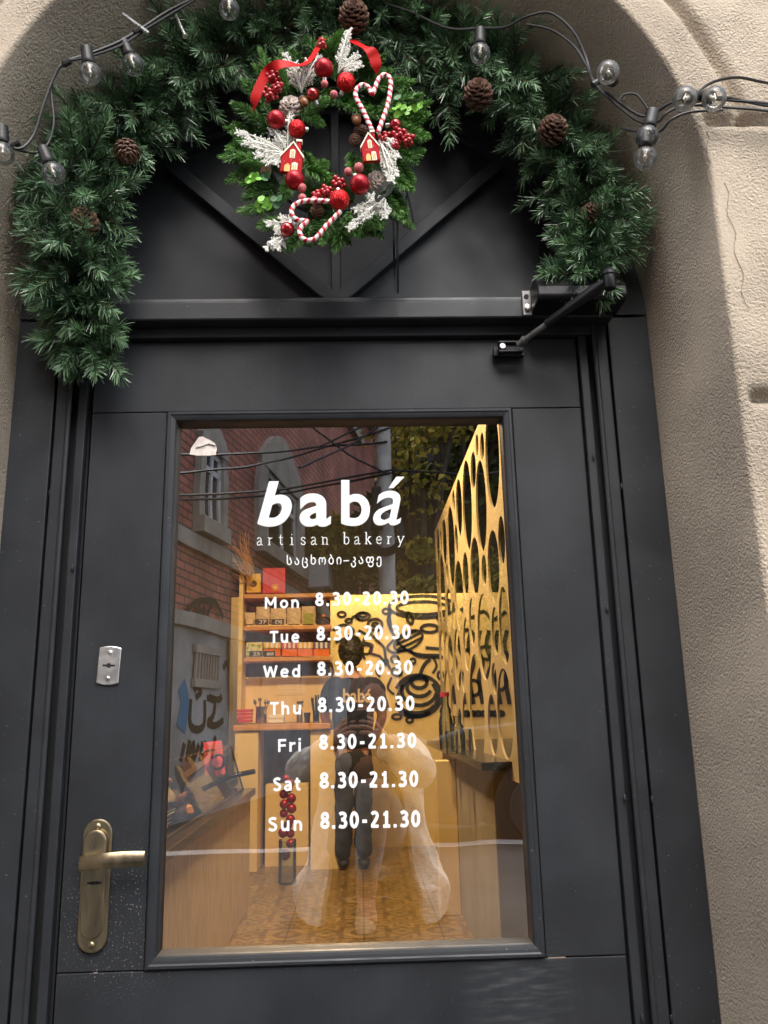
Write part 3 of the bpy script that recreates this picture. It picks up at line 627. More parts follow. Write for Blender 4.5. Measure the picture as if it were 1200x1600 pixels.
# ------------------------------------------------------------------ greenery helpers
def needles(b, base, tip, nn, nl, wd, ang, flat=0, curve=.0, tone=(.1, .7), tipt=.2, up=None):
    """one sprig: thin tapered needles set round a slightly bent stem"""
    base, tip = Vector(base), Vector(tip); ax = (tip-base); Ln = ax.length; ax.normalize()
    s1 = ax.cross(up if up is not None else Vector((random.gauss(0,1), random.gauss(0,1), random.gauss(0,1)))).normalized(); s2 = s1.cross(ax)
    bend = Vector((random.uniform(-1,1), random.uniform(-.5,.5), random.uniform(-1.2,.4)))*curve*Ln
    P = lambda t: base + ax*(Ln*t) + bend*(t*t)
    tb = random.uniform(*tone)
    for i in range(nn):
        t = (i+random.random())/nn; t = .04+.96*t
        if flat: a = random.choice((0, math.pi)) + random.gauss(0, .55) if random.random() < .75 else random.uniform(0, 6.28)
        else: a = random.uniform(0, 6.283)
        rd = s1*math.cos(a) + s2*math.sin(a)
        q = R(ang)*random.uniform(.75, 1.2)*(1 - .45*max(0, t-.75)/.25)
        d = (ax*math.cos(q) + rd*math.sin(q)).normalized(); l = nl*random.uniform(.7, 1.15)*(1-.25*max(0, t-.8)/.2)
        if flat: l *= (.55+.45*math.sin(math.pi*min(1, .18+t*.82)))
        p = P(t); wv = d.cross(Vector((random.gauss(0,1), random.gauss(0,1), random.gauss(0,1)))).normalized()*wd/2
        m_ = p + d*l*.55 + Vector((0,0,-.04*l)); e = p + d*l + Vector((0,0,-.12*l))
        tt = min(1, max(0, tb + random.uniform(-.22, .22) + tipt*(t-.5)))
        b.add([p-wv, p+wv, m_+wv*.9, m_-wv*.9, e+wv*.35, e-wv*.35], [(0,1,2,3), (3,2,4,5)], tt)
    return P
def cone_(b, c, ax, r, L_, rows=8, per=7, bias=0, lift=72):
    """pine cone: overlapping thick scales on a spiral"""
    ax = Vector(ax).normalized(); a = ax.orthogonal().normalized(); bb = ax.cross(a); c = Vector(c); n = rows*per; GA = 2.39996
    b.sphere(c+ax*L_*.42, r*.5, 10, 8, (1,1,1), .1)
    for i in range(n):
        t = (i+.5)/n; ph = i*GA; env = math.sin(math.pi*(.14+.80*t))**.75
        rd = a*math.cos(ph) + bb*math.sin(ph); p0 = c + ax*(L_*t*.92) + rd*r*env*.35
        q = R(lift)*(1-t*.75)+.15
        d = (rd*math.sin(q+.25) + ax*math.cos(q+.25)).normalized(); l = r*env*.85; wv = ax.cross(rd).normalized()*r*.36*(.5+.5*env); up = d.cross(wv).normalized()*r*.10
        tn = random.uniform(.25, .55)
        v = [p0-wv*.5, p0+wv*.5, p0+d*l*.7+wv, p0+d*l*.7-wv, p0+d*l+wv*.35, p0+d*l-wv*.35]
        k = len(b.v)
        b.add([x+up for x in v]+[x-up*.4 for x in v], [(0,1,2,3), (3,2,4,5), (7,6,9,8), (8,9,11,10), (1,0,6,7), (2,1,7,8), (4,2,8,10), (5,4,10,11), (3,5,11,9), (0,3,9,6)])
        for j in range(12): b.c[k+j] = min(1, tn+(bias+.45 if j % 6 >= 2 else 0)-(.15 if j >= 6 else 0))

# ------------------------------------------------------------------ garland round the arch
ga = thing('pine_garland', 'thick dark green artificial pine garland with cones hung round the arch', 'garland', at(520, 60, -.08))
gpath = [(150, 555, -.05), (126, 500, -.06), (122, 430, -.10), (118, 350, -.12), (128, 275, -.11), (172, 208, -.09), (230, 150, -.08), (310, 105, -.08), (400, 60, -.085), (480, 38, -.09), (560, 32, -.09),
         (640, 52, -.09), (720, 90, -.09), (800, 130, -.085), (860, 190, -.08), (905, 260, -.075), (920, 330, -.08), (925, 385, -.085), (915, 425, -.085)]
GP = spline([at(u, v, y) for u, v, y in gpath], 10)
b = MB(); b.tube(GP, .008, 6); b.build('core_wire', M['stem'], ga, smooth=True)
b = MB(); st = MB(); N = 680; vdir = Vector((0, -1, 0)); gc = Vector((FX, -.08, 2.0))
for i in range(N):
    s = (i+random.random())/N*(len(GP)-1); k = min(int(s), len(GP)-2); p = GP[k].lerp(GP[k+1], s-k); tg = (GP[k+1]-GP[k]).normalized()
    rad = tg.cross(vdir).normalized()
    end = min(1, 2.8*min(s, len(GP)-1-s)/(len(GP)-1)+.45)
    ph = random.uniform(-.15, math.pi+.15); side = math.cos(ph)
    d = rad*side + vdir*(.75*max(.05, math.sin(ph))) + tg*random.uniform(-.8, .8) + Vector((0, 0, -.18))
    d.normalize(); L_ = random.uniform(.06, .132)*end
    if side*rad.z > .55 and abs(p.x-FX) < .42: L_ *= .95
    base = p + d*random.uniform(-.005, .02)*1 + tg*random.uniform(-.02, .02)
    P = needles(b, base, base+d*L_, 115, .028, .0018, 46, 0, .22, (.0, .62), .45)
    st.tube([P(t) for t in (0, .35, .7, .95)], [.0022, .0018, .0014, .001], 5)
for (u0, v0, y0), (u1, v1, y1) in (((150, 540, -.06), (197, 592, -.09)), ((120, 520, -.06), (62, 535, -.09)), ((140, 500, -.06), (185, 525, -.1)), ((150, 450, -.09), (210, 425, -.13)),
                                   ((160, 430, -.09), (195, 452, -.1)), ((120, 400, -.12), (30, 360, -.15)), ((110, 300, -.12), (40, 285, -.14)), ((900, 430, -.09), (842, 425, -.12)),
                                   ((905, 420, -.09), (888, 458, -.11)), ((925, 420, -.1), (960, 450, -.13)), ((930, 350, -.09), (1015, 335, -.12)), ((780, 120, -.1), (800, 50, -.13)),
                                   ((780, 130, -.1), (835, 85, -.13)), ((700, 150, -.1), (708, 215, -.12)), ((180, 230, -.1), (195, 250, -.14)), ((230, 180, -.1), (260, 200, -.12)),
                                   ((140, 545, -.07), (150, 580, -.1)), ((110, 470, -.08), (60, 485, -.1)), ((120, 380, -.12), (150, 420, -.17))):
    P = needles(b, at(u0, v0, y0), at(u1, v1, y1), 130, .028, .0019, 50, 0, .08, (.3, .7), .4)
    st.tube([P(t) for t in (0, .35, .7, .95)], [.0022, .0018, .0014, .001], 5)
b.build('pine_foliage', M['needle'], ga); st.build('twig_stems', M['stem'], ga)
for (u, v, y, r, L_, ax) in ((198, 238, -.15, .021, .045, (.25, -.5, -.8)), (131, 346, -.185, .022, .046, (.1, -.85, .35)), (747, 147, -.165, .025, .05, (-.1, -.95, .25)), (864, 203, -.155, .025, .05, (.25, -.9, .3)),
                             (553, 25, -.19, .026, .05, (0, -.8, .2)), (925, 335, -.12, .02, .04, (.3, -.7, .3))):
    c = at(u, v, y); q = MB(); a_ = Vector(ax).normalized(); cone_(q, c-a_*L_*.5, a_, r, L_); q.build('pine_cone', M['cone'], ga)

# ------------------------------------------------------------------ Christmas wreath
wr = thing('christmas_wreath', 'round green fir wreath with red baubles, frosted sprigs, candy-cane hearts and little houses', 'wreath', at(507, 225, -.12))
W = lambda X, Y, y=-.19: at(340+X*.28333, 20+Y*.28333, y)
wc = W(615, 720, -.15)
b = MB(); ring = [wc + Vector((math.cos(a)*.118, 0, math.sin(a)*.138)) for a in [2*math.pi*i/40 for i in range(41)]]
b.tube([p+Vector((0, .02, 0)) for p in ring], .005, 8, False); b.build('ring_core', M['cable'], wr, smooth=True)
def sprig(p0, p1, nn=470, nl=.019):
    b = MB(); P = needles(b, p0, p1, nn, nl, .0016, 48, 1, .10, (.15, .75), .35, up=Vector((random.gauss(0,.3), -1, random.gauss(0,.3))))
    b.tube([P(t) for t in (0, .4, .8, .97)], [.0018, .0015, .0012, .0008], 5, c=.15)
    b.build('fir_sprig', M['fir'], wr)
SP = [((560,280),(500,130)), ((600,240),(690,100)), ((640,260),(560,170)), ((320,480),(250,190)), ((380,450),(330,290)), ((300,640),(95,500)), ((260,780),(70,640)), ((300,860),(80,770)), ((350,960),(140,1000)), ((360,1060),(110,1080)),
      ((420,1140),(215,1160)), ((520,1180),(380,1290)), ((600,1150),(500,1270)), ((740,1090),(640,1290)), ((700,1120),(760,1230)), ((800,1080),(810,1220)), ((860,1060),(850,1180)), ((900,980),(990,1120)), ((940,960),(1030,1080)), ((900,860),(1060,980)), ((960,800),(1090,930)),
      ((960,760),(1080,800)), ((900,600),(1150,660)), ((880,520),(1130,450)), ((820,420),(1060,360)), ((760,380),(920,240)), ((780,440),(960,300)), ((850,560),(1000,560)), ((760,360),(830,250)), ((480,560),(600,470)), ((470,760),(520,860)), ((480,860),(600,900)), ((520,900),(590,820)),
      ((470,980),(640,1000)), ((560,1080),(700,1000)), ((740,760),(745,880)), ((750,500),(700,420)), ((640,470),(780,520)), ((420,520),(560,600)), ((330,800),(230,700)), ((300,980),(240,1090)), ((760,880),(830,840)), ((420,880),(350,1020)), ((640,1100),(560,1250))]
for (a, c) in SP: sprig(W(*a, -.165+random.uniform(-.012, .012)), W(*c, -.175+random.uniform(-.022, .015)))
for i in range(66):
    a = random.uniform(0, 6.283); p = wc + Vector((math.cos(a)*.118, random.uniform(.0, .02), math.sin(a)*.138)); out = random.choice((1, 1, -.6))
    sprig(p, p + Vector((math.cos(a+random.uniform(-.7,.7))*.075*out, -.02, math.sin(a+random.uniform(-.7,.7))*.08*out)), 380)
PXM = .28333*1.4/1300                                   # wreath photo units to metres
def ball(X, Y, r, mat, y, label):
    b = MB(); b.sphere(W(X, Y, y), r*PXM*1.08, 28, 18); o = b.build('bauble', M[mat], wr, smooth=True); o['label'] = label
    c = W(X, Y, y); q = MB(); d = (wc-c); d.y = .03; d.normalize(); q.lathe(c+d*r*PXM*1.02, d, [(.0042, 0), (.0042, .007), (.003, .008)], 12); q.build('bauble_cap', M['steel'], o, smooth=True)
for X, Y, r, mat, y in ((585,307,53,'red_matte',-.225), (323,590,50,'red_matte',-.22), (425,922,52,'red_matte',-.23), (783,947,53,'red_matte',-.235)): ball(X, Y, r, mat, y, 'matte red bauble')
for X, Y, r, mat, y in ((708,385,52,'glitter',-.225), (437,640,48,'glitter',-.215), (672,1032,53,'glitter',-.24)): ball(X, Y, r, mat, y, 'glittery red bauble')
for X, Y, r, mat, y in ((525,452,36,'red_shine',-.215), (385,1195,38,'red_shine',-.225), (980,618,32,'red_shine',-.215)): ball(X, Y, r, mat, y, 'shiny red bauble')
for X, Y, r in ((590,392,20), (641,450,21), (465,965,23), (467,1020,21), (532,1035,21), (720,877,22), (780,855,27)):
    b = MB(); b.sphere(W(X, Y, -.23), r*PXM*1.1, 16, 10); b.build('frosted_berry', M['frost_berry'], wr, smooth=True)
for X, Y, n, s in ((300,350,9,40), (285,450,9,42), (330,410,8,32), (665,940,9,38), (600,985,9,32), (550,1003,6,24), (1000,670,9,42), (1050,700,8,38), (980,725,8,30), (920,685,6,30), (575,170,4,24)):
    b = MB()
    for k in range(n):
        a = k*2.4; q = math.sqrt((k+.3)/n); b.sphere(W(X+s*q*math.cos(a), Y+s*q*math.sin(a), -.215-.02*(1-q)), 15*PXM*1.05, 12, 8)
    b.build('berry_cluster', M['berry'], wr, smooth=True)
for X, Y, r, mat, ax, lb in ((402,520,62,'cone_white',(-.1,-.95,.2),'white-tipped pine cone'), (880,930,55,'cone_white',(.2,-.95,-.1),'white-tipped pine cone'), (548,1095,36,'cone',(0,-.98,.1),None), (267,875,30,'cone',(.1,-.9,-.2),None), (790,650,38,'cone',(0,-.7,.5),None), (757,702,34,'cone',(-.2,-.7,-.4),None)):
    q = MB(); a_ = Vector(ax).normalized(); r_ = r*PXM; cone_(q, W(X, Y, -.205)-a_*r_*.8, a_, r_, r_*1.5, 7, 7, .25 if mat == 'cone_white' else .05, 65)
    o = q.build('pine_cone', M[mat], wr)
    if lb: o['label'] = lb
for X, Y, ax in ((475,492,(.35,-.5,-.75)), (767,592,(.1,-.5,-.8))):
    a_ = Vector(ax).normalized(); c = W(X, Y, -.215); b = MB(); b.lathe(c-a_*.011, a_, [(.0, -.002), (.004, 0), (.0078, .005), (.0083, .012), (.0068, .019), (.002, .024), (0, .0245)], 16)
    o = b.build('acorn', M['acorn'], wr, smooth=True)
    b = MB(); b.lathe(c-a_*.014, a_, [(0, 0), (.006, .001), (.0094, .006), (.0085, .010), (.006, .0095)], 16); b.build('acorn_cup', M['cone'], o, smooth=True)
def frost(base, tips, y=-.2, n=70):
    """frosted cypress: branching twigs beaded with white"""
    b = MB(); p0 = W(*base, y)
    for tp in tips:
        p1 = W(*tp, y-.012); pts = [p0.lerp(p1, t)+Vector((0, -.012*math.sin(t*3), 0)) for t in (0, .25, .5, .75, 1)]
        b.tube(pts, [.0016, .0015, .0013, .001, .0006], 5, c=.6)
        ax = (p1-p0); L_ = ax.length; ax.normalize(); s1 = ax.cross(Vector((0, 1, 0))).normalized()
        for k in range(int(n*L_/.075)):
            t = .22+.78*random.random(); sd_ = random.choice((-1, 1)); l = (.019*(1-t*.6))*random.uniform(.5, 1.1)
            q0 = p0.lerp(p1, t); d = (ax*.8+s1*sd_*.75+Vector((0, -1, 0))*random.uniform(-.15, .45)).normalized()
            nn = 4
            for j in range(nn):
                pp = q0+d*l*(j+1)/nn; b.sphere(pp+Vector((random.uniform(-1,1), random.uniform(-1,1), random.uniform(-1,1)))*.0008, random.uniform(.0011, .0019), 5, 4, c_=random.random())
    b.build('frosted_sprig', M['frost'], wr)
frost((462,440), ((370,225), (430,280), (495,265), (560,240), (545,300), (410,330)))
frost((665,335), ((725,95), (690,200), (775,235), (790,290), (740,310)))
frost((385,780), ((110,660), (150,720), (215,790), (260,830), (330,840), (300,640), (400,545), (330,690)), -.2)
frost((890,705), ((990,800), (985,900), (960,945), (930,850), (960,720)), -.215)
frost((925,1030), ((725,1190), (800,1140), (760,1090), (920,1130), (900,1070), (830,1020)), -.21)
frost((440,1190), ((270,1165), (320,1210), (350,1130), (430,1150)), -.205)
frost((385,1245), ((268,1300), (300,1275), (330,1300)), -.205)
def candy(pts, y):
    P = spline([W(X, Y, y) for X, Y in pts], 9); b = MB(); seg = 12; n = len(P); L_ = 0; b.tube(P, .0042, seg)
    tot = [0]
    for i in range(1, n): tot.append(tot[-1]+(P[i]-P[i-1]).length)
    # finer rings so that the stripes wind round the stick
    b = MB(); Q = []; step = .0009; i = 0; d = 0
    while d < tot[-1]:
        while i < n-2 and tot[i+1] < d: i += 1
        t = (d-tot[i])/max(1e-6, tot[i+1]-tot[i]); Q.append(P[i].lerp(P[i+1], t)); d += step
    b.tube(Q, .0043, seg)
    for i in range(len(Q)):
        for k in range(seg): b.c[i*seg+k] = 1.0 if ((i*step/.0125 + k/seg) % 1) < .45 else 0.0
    b.build('candy_cane_heart', M['candy'], wr, smooth=True)
candy([(850,645), (805,545), (765,470), (765,425), (800,398), (835,415), (852,448), (868,415), (885,370), (915,343), (945,355), (955,400), (940,500), (910,590), (885,660)], -.235)
candy([(630,1043), (560,1036), (480,1038), (425,1060), (408,1100), (430,1138), (480,1148), (497,1150), (470,1172), (452,1205), (470,1245), (510,1255), (550,1235), (600,1175), (678,1095)], -.24)
def cottage(X, Y, wd, ht, rot_, y):
    c = W(X, Y, y); s = PXM*1.03; ca, sa = math.cos(rot_), math.sin(rot_)
    T = lambda x, z: (c.x+(x*ca-z*sa)*s, c.z+(x*sa+z*ca)*s)
    w2 = wd/2; b = MB(); b.prism([T(-w2, -ht*.5), T(w2, -ht*.5), T(w2, ht*.02), T(0, ht*.42), T(-w2, ht*.02)], y-.004, y+.004); o = b.build('gingerbread_house', M['house_red'], wr, bevel=.001)
    b = MB(); b.prism([T(w2*.30, ht*.26), T(w2*.72, ht*.10), T(w2*.72, ht*.52), T(w2*.30, ht*.52)], y-.0032, y+.0032); b.build('chimney', M['house_red'], o)
    b = MB(); b.prism([T(w2*.22, ht*.50), T(w2*.80, ht*.50), T(w2*.80, ht*.57), T(w2*.22, ht*.57)], y-.0048, y+.0048)
    for q in (-1, 1): b.prism([T(q*w2*1.12, -ht*.06), T(q*w2*1.12, ht*.02), T(0, ht*.50), T(0, ht*.43)][::q], y-.0055, y+.0055)
    b.build('roof_icing', M['house_cream'], o)
    b = MB()
    for x0, z0, x1, z1 in ((-w2*.22, -ht*.06, w2*.26, ht*.20), (w2*.05, -ht*.5, w2*.6, -ht*.22)): b.prism([T(x0, z0), T(x1, z0), T(x1, z1), T((x0+x1)/2, z1+ht*.04), T(x0, z1)], y-.0046, y-.003)
    b.build('window', M['house_cream'], o)
    b = MB()
    for x0, z0, x1, z1 in ((-w2*.12, -ht*.03, w2*.0, ht*.07), (w2*.05, -ht*.03, w2*.16, ht*.07), (-w2*.12, ht*.09, w2*.16, ht*.17), (w2*.15, -ht*.46, w2*.28, -ht*.27), (w2*.35, -ht*.46, w2*.5, -ht*.27)): b.prism([T(x0, z0), T(x1, z0), T(x1, z1), T(x0, z1)], y-.0052, y-.004)
    b.build('window_pane', M['house_gold'], o)
    b = MB(); b.prism([T(-w2*.62, -ht*.5), T(-w2*.08, -ht*.5), T(-w2*.08, -ht*.32), T(-w2*.35, -ht*.24), T(-w2*.62, -ht*.32)], y-.0050, y-.003); b.build('door', M['house_gold'], o)
    b = MB()
    for k in range(9):
        px_, pz = T(random.uniform(-.75, .75)*w2, random.uniform(-.3, .05)*ht); b.sphere((px_, y-.004, pz), .0006, 6, 5)
    b.build('snow_dots', M['house_cream'], o)
cottage(412, 800, 118, 195, R(-5), -.235)
cottage(840, 745, 96, 180, R(6), -.24)
# red ribbon trailing over the upper left and upper right
b = MB(); pth = spline([W(X, Y, y) for X, Y, y in ((195,545,-.205), (205,480,-.22), (235,400,-.225), (275,325,-.225), (330,288,-.235), (400,282,-.235), (470,285,-.225), (520,245,-.21), (560,180,-.19), (582,140,-.17))], 6)
n = len(pth); nr = [(.5*math.sin(i*.14-1.2), -1, .55*math.cos(i*.19)) for i in range(n)]
b.ribbon(pth, nr, [.023-.006*abs(math.sin(i*.1)) if i < n-12 else .014 for i in range(n)], .0007); b.build('ribbon_tail', M['ribbon'], wr, smooth=True)
b = MB(); pth = spline([W(X, Y, y) for X, Y, y in ((735,150,-.18), (790,180,-.2), (835,200,-.21), (862,240,-.205), (875,290,-.2), (880,335,-.19))], 6); n = len(pth)
b.ribbon(pth, [(.3, -1, .6*math.sin(i*.25)) for i in range(n)], [.022 if i < n-8 else .022-.0017*(i-n+8) for i in range(n)], .0007); b.build('ribbon_tail', M['ribbon'], wr, smooth=True)
# thin black hanging ribbon
for pts in ([(613,318),(615,360),(616,410),(618,456)], [(621,322),(621,380),(622,458)]):
    b = MB(); pth = spline([at(u, v, -.10) for u, v in pts], 5); b.ribbon(pth, [(math.sin(i*.5)*.8, -1, 0) for i in range(len(pth))], .0042, .0005); b.build('black_ribbon', M['black_ribbon'], wr, smooth=True)
b = MB(); pth = spline([at(u, v, -.11) for u, v in ((636, 300), (643, 330), (645, 350), (637, 358), (630, 350), (633, 325), (636, 302))], 6); b.ribbon(pth, [(.8, -1, 0)]*len(pth), .004, .0005); b.build('black_ribbon', M['black_ribbon'], wr, smooth=True)
b = MB(); pth = spline([W(X, Y, -.235) for X, Y in ((900,960), (960,935), (950,985), (900,1020), (880,1040), (875,1010), (905,960))], 6); b.ribbon(pth, [(.5, -1, .3)]*len(pth), .006, .0005); b.build('black_ribbon', M['black_ribbon'], wr, smooth=True)
def leaves(X, Y, spread, n, mat):
    b = MB(); c = W(X, Y, -.205)
    for k in range(n):
        a = k*2.4; q = c + Vector((math.cos(a)*spread*PXM*math.sqrt((k+.5)/n), -.012*random.random(), math.sin(a)*spread*PXM*math.sqrt((k+.5)/n)*.7)); rr = .0062*random.uniform(.8, 1.25); nrm = Vector((random.uniform(-.7,.7), -1, random.uniform(-.7,.7))).normalized()
        s1 = nrm.orthogonal().normalized(); s2 = nrm.cross(s1); nseg = 10
        vs = [q-nrm*.001] + [q+(s1*math.cos(6.283*j/nseg)+s2*math.sin(6.283*j/nseg)*.8)*rr for j in range(nseg)]
        b.add(vs, [(0, 1+j, 1+(j+1) % nseg) for j in range(nseg)])
        b.tube([c, q], .0006, 4)
    b.build('eucalyptus_leaves', M[mat], wr, smooth=True)
leaves(1010, 545, 60, 10, 'leaf_lime'); leaves(1105, 535, 28, 5, 'leaf_lime'); leaves(990, 480, 18, 3, 'leaf_green'); leaves(200, 920, 42, 8, 'leaf_lime'); leaves(262, 925, 30, 4, 'leaf_green'); leaves(255, 1062, 48, 8, 'leaf_lime'); leaves(325, 1050, 30, 4, 'leaf_green')

# ------------------------------------------------------------------ string of globe lights
sg = thing('string_lights', 'black cable of unlit clear globe bulbs strung round the arch', 'string lights', at(750, 45, -.2))
b = MB()
def wire(pts, r=.0028): b.tube(spline([at(u, v, y) for u, v, y in pts], 7), r, 6)
wire([(-500, 140, -.295), (-250, 190, -.29), (-40, 195, -.27), (0, 212, -.25), (28, 233, -.25), (52, 213, -.24), (68, 165, -.24), (84, 122, -.24), (100, 98, -.24), (140, 84, -.23), (185, 66, -.22), (225, 42, -.21), (262, 18, -.2), (310, -5, -.2), (360, -25, -.2)])
wire([(5, 225, -.25), (30, 235, -.24), (56, 238, -.24), (75, 224, -.23), (84, 190, -.23), (80, 140, -.235), (88, 112, -.24), (106, 97, -.24)], .0022)
wire([(98, 96, -.245), (140, 88, -.235), (190, 70, -.22), (230, 44, -.21), (290, 8, -.2), (340, -20, -.2)], .0025)
wire([(600, 5, -.16), (640, 18, -.17), (700, 44, -.18), (752, 44, -.19), (790, 42, -.2), (822, 26, -.22), (860, 20, -.23), (895, 48, -.24), (915, 88, -.24), (928, 128, -.25), (962, 155, -.25), (1000, 180, -.26), (1022, 176, -.27), (1050, 160, -.29), (1090, 148, -.305), (1120, 155, -.31), (1160, 158, -.315), (1230, 166, -.315), (1480, 205, -.3), (1750, 190, -.295)])
wire([(822, 38, -.22), (860, 46, -.23), (895, 70, -.24), (915, 100, -.25), (930, 132, -.25), (965, 165, -.26), (1000, 190, -.27), (1028, 190, -.28), (1040, 178, -.29), (1070, 165, -.3), (1140, 168, -.312), (1230, 178, -.315), (1480, 225, -.3), (1750, 200, -.295)], .0025)
wire([(966, 160, -.26), (975, 148, -.265), (995, 148, -.27), (1012, 170, -.27)], .0024)
wire([(970, 200, -.24), (1000, 206, -.26), (1030, 206, -.28), (1050, 186, -.3), (1080, 175, -.305), (1130, 172, -.315)], .0022)
wire([(1085, 150, -.31), (1110, 130, -.31), (1150, 121, -.312), (1190, 128, -.312), (1240, 138, -.315), (1480, 190, -.3), (1750, 185, -.295)], .0025)
wire([(1085, 160, -.31), (1130, 152, -.315), (1180, 162, -.315), (1240, 172, -.315), (1480, 212, -.3), (1750, 195, -.295)], .0025)
b.build('cable', M['cable'], sg, smooth=True)
for u, v, y in ((24, 225, -.25), (104, 98, -.24), (1016, 176, -.275), (931, 130, -.25), (215, 48, -.215)): c = at(u, v, y); b = MB(); b.tube([c+Vector((-.006, 0, -.004)), c+Vector((.006, 0, .004))], .006, 8); b.build('cable_tie', M['cable'], sg, smooth=True)

BULBS = [((3, 202), (4, 240), -.25), ((136, 82), (141, 115), -.235), ((196, 72), (208, 101), -.21), ((357, -12), (358, 14), -.2), ((69, 238), (84, 271), -.235), ((750, 52), (750, 84), -.19), ((956, 124), (950, 113), -.27), ((1086, 150), (1070, 154), -.33), ((1100, 150), (1116, 154), -.33), ((1018, 182), (1011, 214), -.28), ((1008, 222), (1008, 247), -.275)]
for i, (s, c, y) in enumerate(BULBS):
    toward = i in (6, 7, 8)
    cc = at(*c, y-(.035 if toward else 0)); ss = at(*s, y+(.0 if toward else 0)); ax = (cc-ss).normalized(); rb = .0195
    base = cc-ax*(rb+.006)
    q = MB(); q.lathe(base-ax*.030, ax, [(.0085, 0), (.0105, .002), (.0112, .028), (.0118, .034), (.0105, .036)], 16); o = q.build('lamp_socket', M['cable'], sg, smooth=True)
    q = MB(); q.sphere(cc, rb, 24, 16); q.build('globe_bulb', M['bulb'], sg, smooth=True)
    f = MB(); f.lathe(base, ax, [(.007, 0), (.0055, .008), (.003, .016), (.0022, .021)], 12); f.sphere(cc-ax*.002, .004, 10, 8)
    bl = Vector((1,0,0)) if abs(ax.x) < .8 else Vector((0,1,0)); sd2 = ax.cross(bl).normalized()
    f.tube([base+ax*.012, cc+sd2*.007-ax*.002, cc+ax*.007, cc-sd2*.007-ax*.002, base+ax*.012], .0007, 5)
    f.build('filament', M['filament'], sg, smooth=True)
for u0, v0, u1, v1, y, nm, lb in ((192, 23, 232, 52, -.2, 'screw_hook', 'thin steel screw driven into the plaster above the garland on the left'), (275, 24, 289, 56, -.19, 'masonry_nail', 'grey masonry nail sticking out of the plaster above the garland')):
    p, q_ = at(u0, v0, y), at(u1, v1, y-.02); b = MB(); b.tube([p, q_], .0026, 8)
    if nm == 'screw_hook':
        d = (q_-p)
        for k in range(14): c = p+d*(k/14); b.lathe(c, d, [(.0026, 0), (.0042, .0012), (.0026, .0024)], 10)
    else: b.lathe(q_, q_-p, [(.0048, 0), (.0048, .002)], 10)
    tag(b.build(nm, M['steel'], None, smooth=True), lb, 'screw' if nm == 'screw_hook' else 'nail')

# ------------------------------------------------------------------ inside the bakery
M['yellow'] = pm('yellow_paint', (.80, .60, .26), .7, var=.08, vscale=3, bump=.15, bscale=90, bdist=.001)
M['mural'] = pm('mural_paint', (.82, .62, .25), .7, var=.06, vscale=3)
M['screen'] = pm('screen_board', (.50, .39, .20), .75, var=.12, vscale=2.5)
M['ink'] = pm('mural_ink', (.018, .016, .014), .7)
M['shelfwood'] = pm('shelf_wood', (.62, .30, .09), .5, var=.2, vscale=9, stretch=(1, 6, 6))
M['ply'] = pm('counter_ply', (.62, .47, .26), .55, var=.16, vscale=10, stretch=(4, 4, .6))
M['taupe'] = pm('taupe_paint', (.36, .31, .23), .65, var=.1, vscale=4)
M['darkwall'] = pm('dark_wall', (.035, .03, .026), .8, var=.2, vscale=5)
M['brownboard'] = pm('brown_board', (.10, .06, .035), .7, var=.2, vscale=12)
M['kraft'] = pm('kraft_paper', (.62, .47, .28), .75, var=.12, vscale=40, bump=.4, bscale=45, bdist=.004)
M['chalk'] = pm('chalkboard', (.03, .028, .025), .7)
M['orange'] = pm('orange_card', (.80, .17, .02), .5)
M['gold'] = pm('gold_card', (.80, .48, .04), .45)
M['magenta'] = pm('red_card', (.60, .035, .07), .45)
M['white'] = pm('white_card', (.80, .78, .72), .6)
M['purple'] = pm('purple_card', (.14, .09, .20), .5)
M['olive'] = pm('olive_label', (.30, .30, .03), .5)
M['tin'] = pm('tin', (.55, .52, .45), .25, metal=1, var=.2, vscale=30)
M['bun'] = pm('baked_crust', (.42, .17, .04), .5, var=.45, vscale=45, bump=.5, bscale=80, bdist=.004)
M['stonetop'] = pm('dark_worktop', (.03, .028, .028), .2, var=.3, vscale=20)
M['tile'] = tile_mat()
M['skin'] = pm('skin', (.50, .27, .18), .5, var=.08, vscale=20)
M['tee'] = pm('navy_tee', (.014, .016, .032), .85, var=.3, vscale=14, bump=.4, bscale=22, bdist=.01)
M['trouser'] = pm('dark_trousers', (.022, .020, .020), .85, var=.3, vscale=12, bump=.4, bscale=18, bdist=.012)
M['hair'] = pm('dark_hair', (.022, .015, .011), .5, var=.4, vscale=60, bump=.8, bscale=120, bdist=.004, stretch=(1, 1, .3))
FLZ = .20
YW = 6.0                                                  # back wall
struct(MB().box(-2.6, 2.2, .06, YW+.1, FLZ-.1, FLZ).build('interior_floor', M['tile']))
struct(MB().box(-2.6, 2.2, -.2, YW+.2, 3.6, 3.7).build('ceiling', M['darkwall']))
tag(MB().box(-2.5, -2.4, -.2, YW+.1, FLZ, 3.6).build('side_wall', M['darkwall']), 'dark side wall of the shop behind the pastry counter', 'wall')
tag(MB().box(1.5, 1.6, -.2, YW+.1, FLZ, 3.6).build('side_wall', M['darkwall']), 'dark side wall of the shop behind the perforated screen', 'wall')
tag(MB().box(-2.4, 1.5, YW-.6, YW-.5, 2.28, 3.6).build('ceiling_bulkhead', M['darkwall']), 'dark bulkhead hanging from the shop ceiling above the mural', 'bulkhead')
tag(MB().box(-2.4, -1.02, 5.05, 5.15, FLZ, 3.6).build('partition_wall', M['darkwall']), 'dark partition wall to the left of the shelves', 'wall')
bw_ = thing('mural_wall', 'yellow back wall with bold black doodles of pastries and coffee', 'mural wall', (0, YW, FLZ))
MB().box(-1.17, 1.5, YW, YW+.1, FLZ, 3.6).build('wall_panel', M['mural'], bw_)
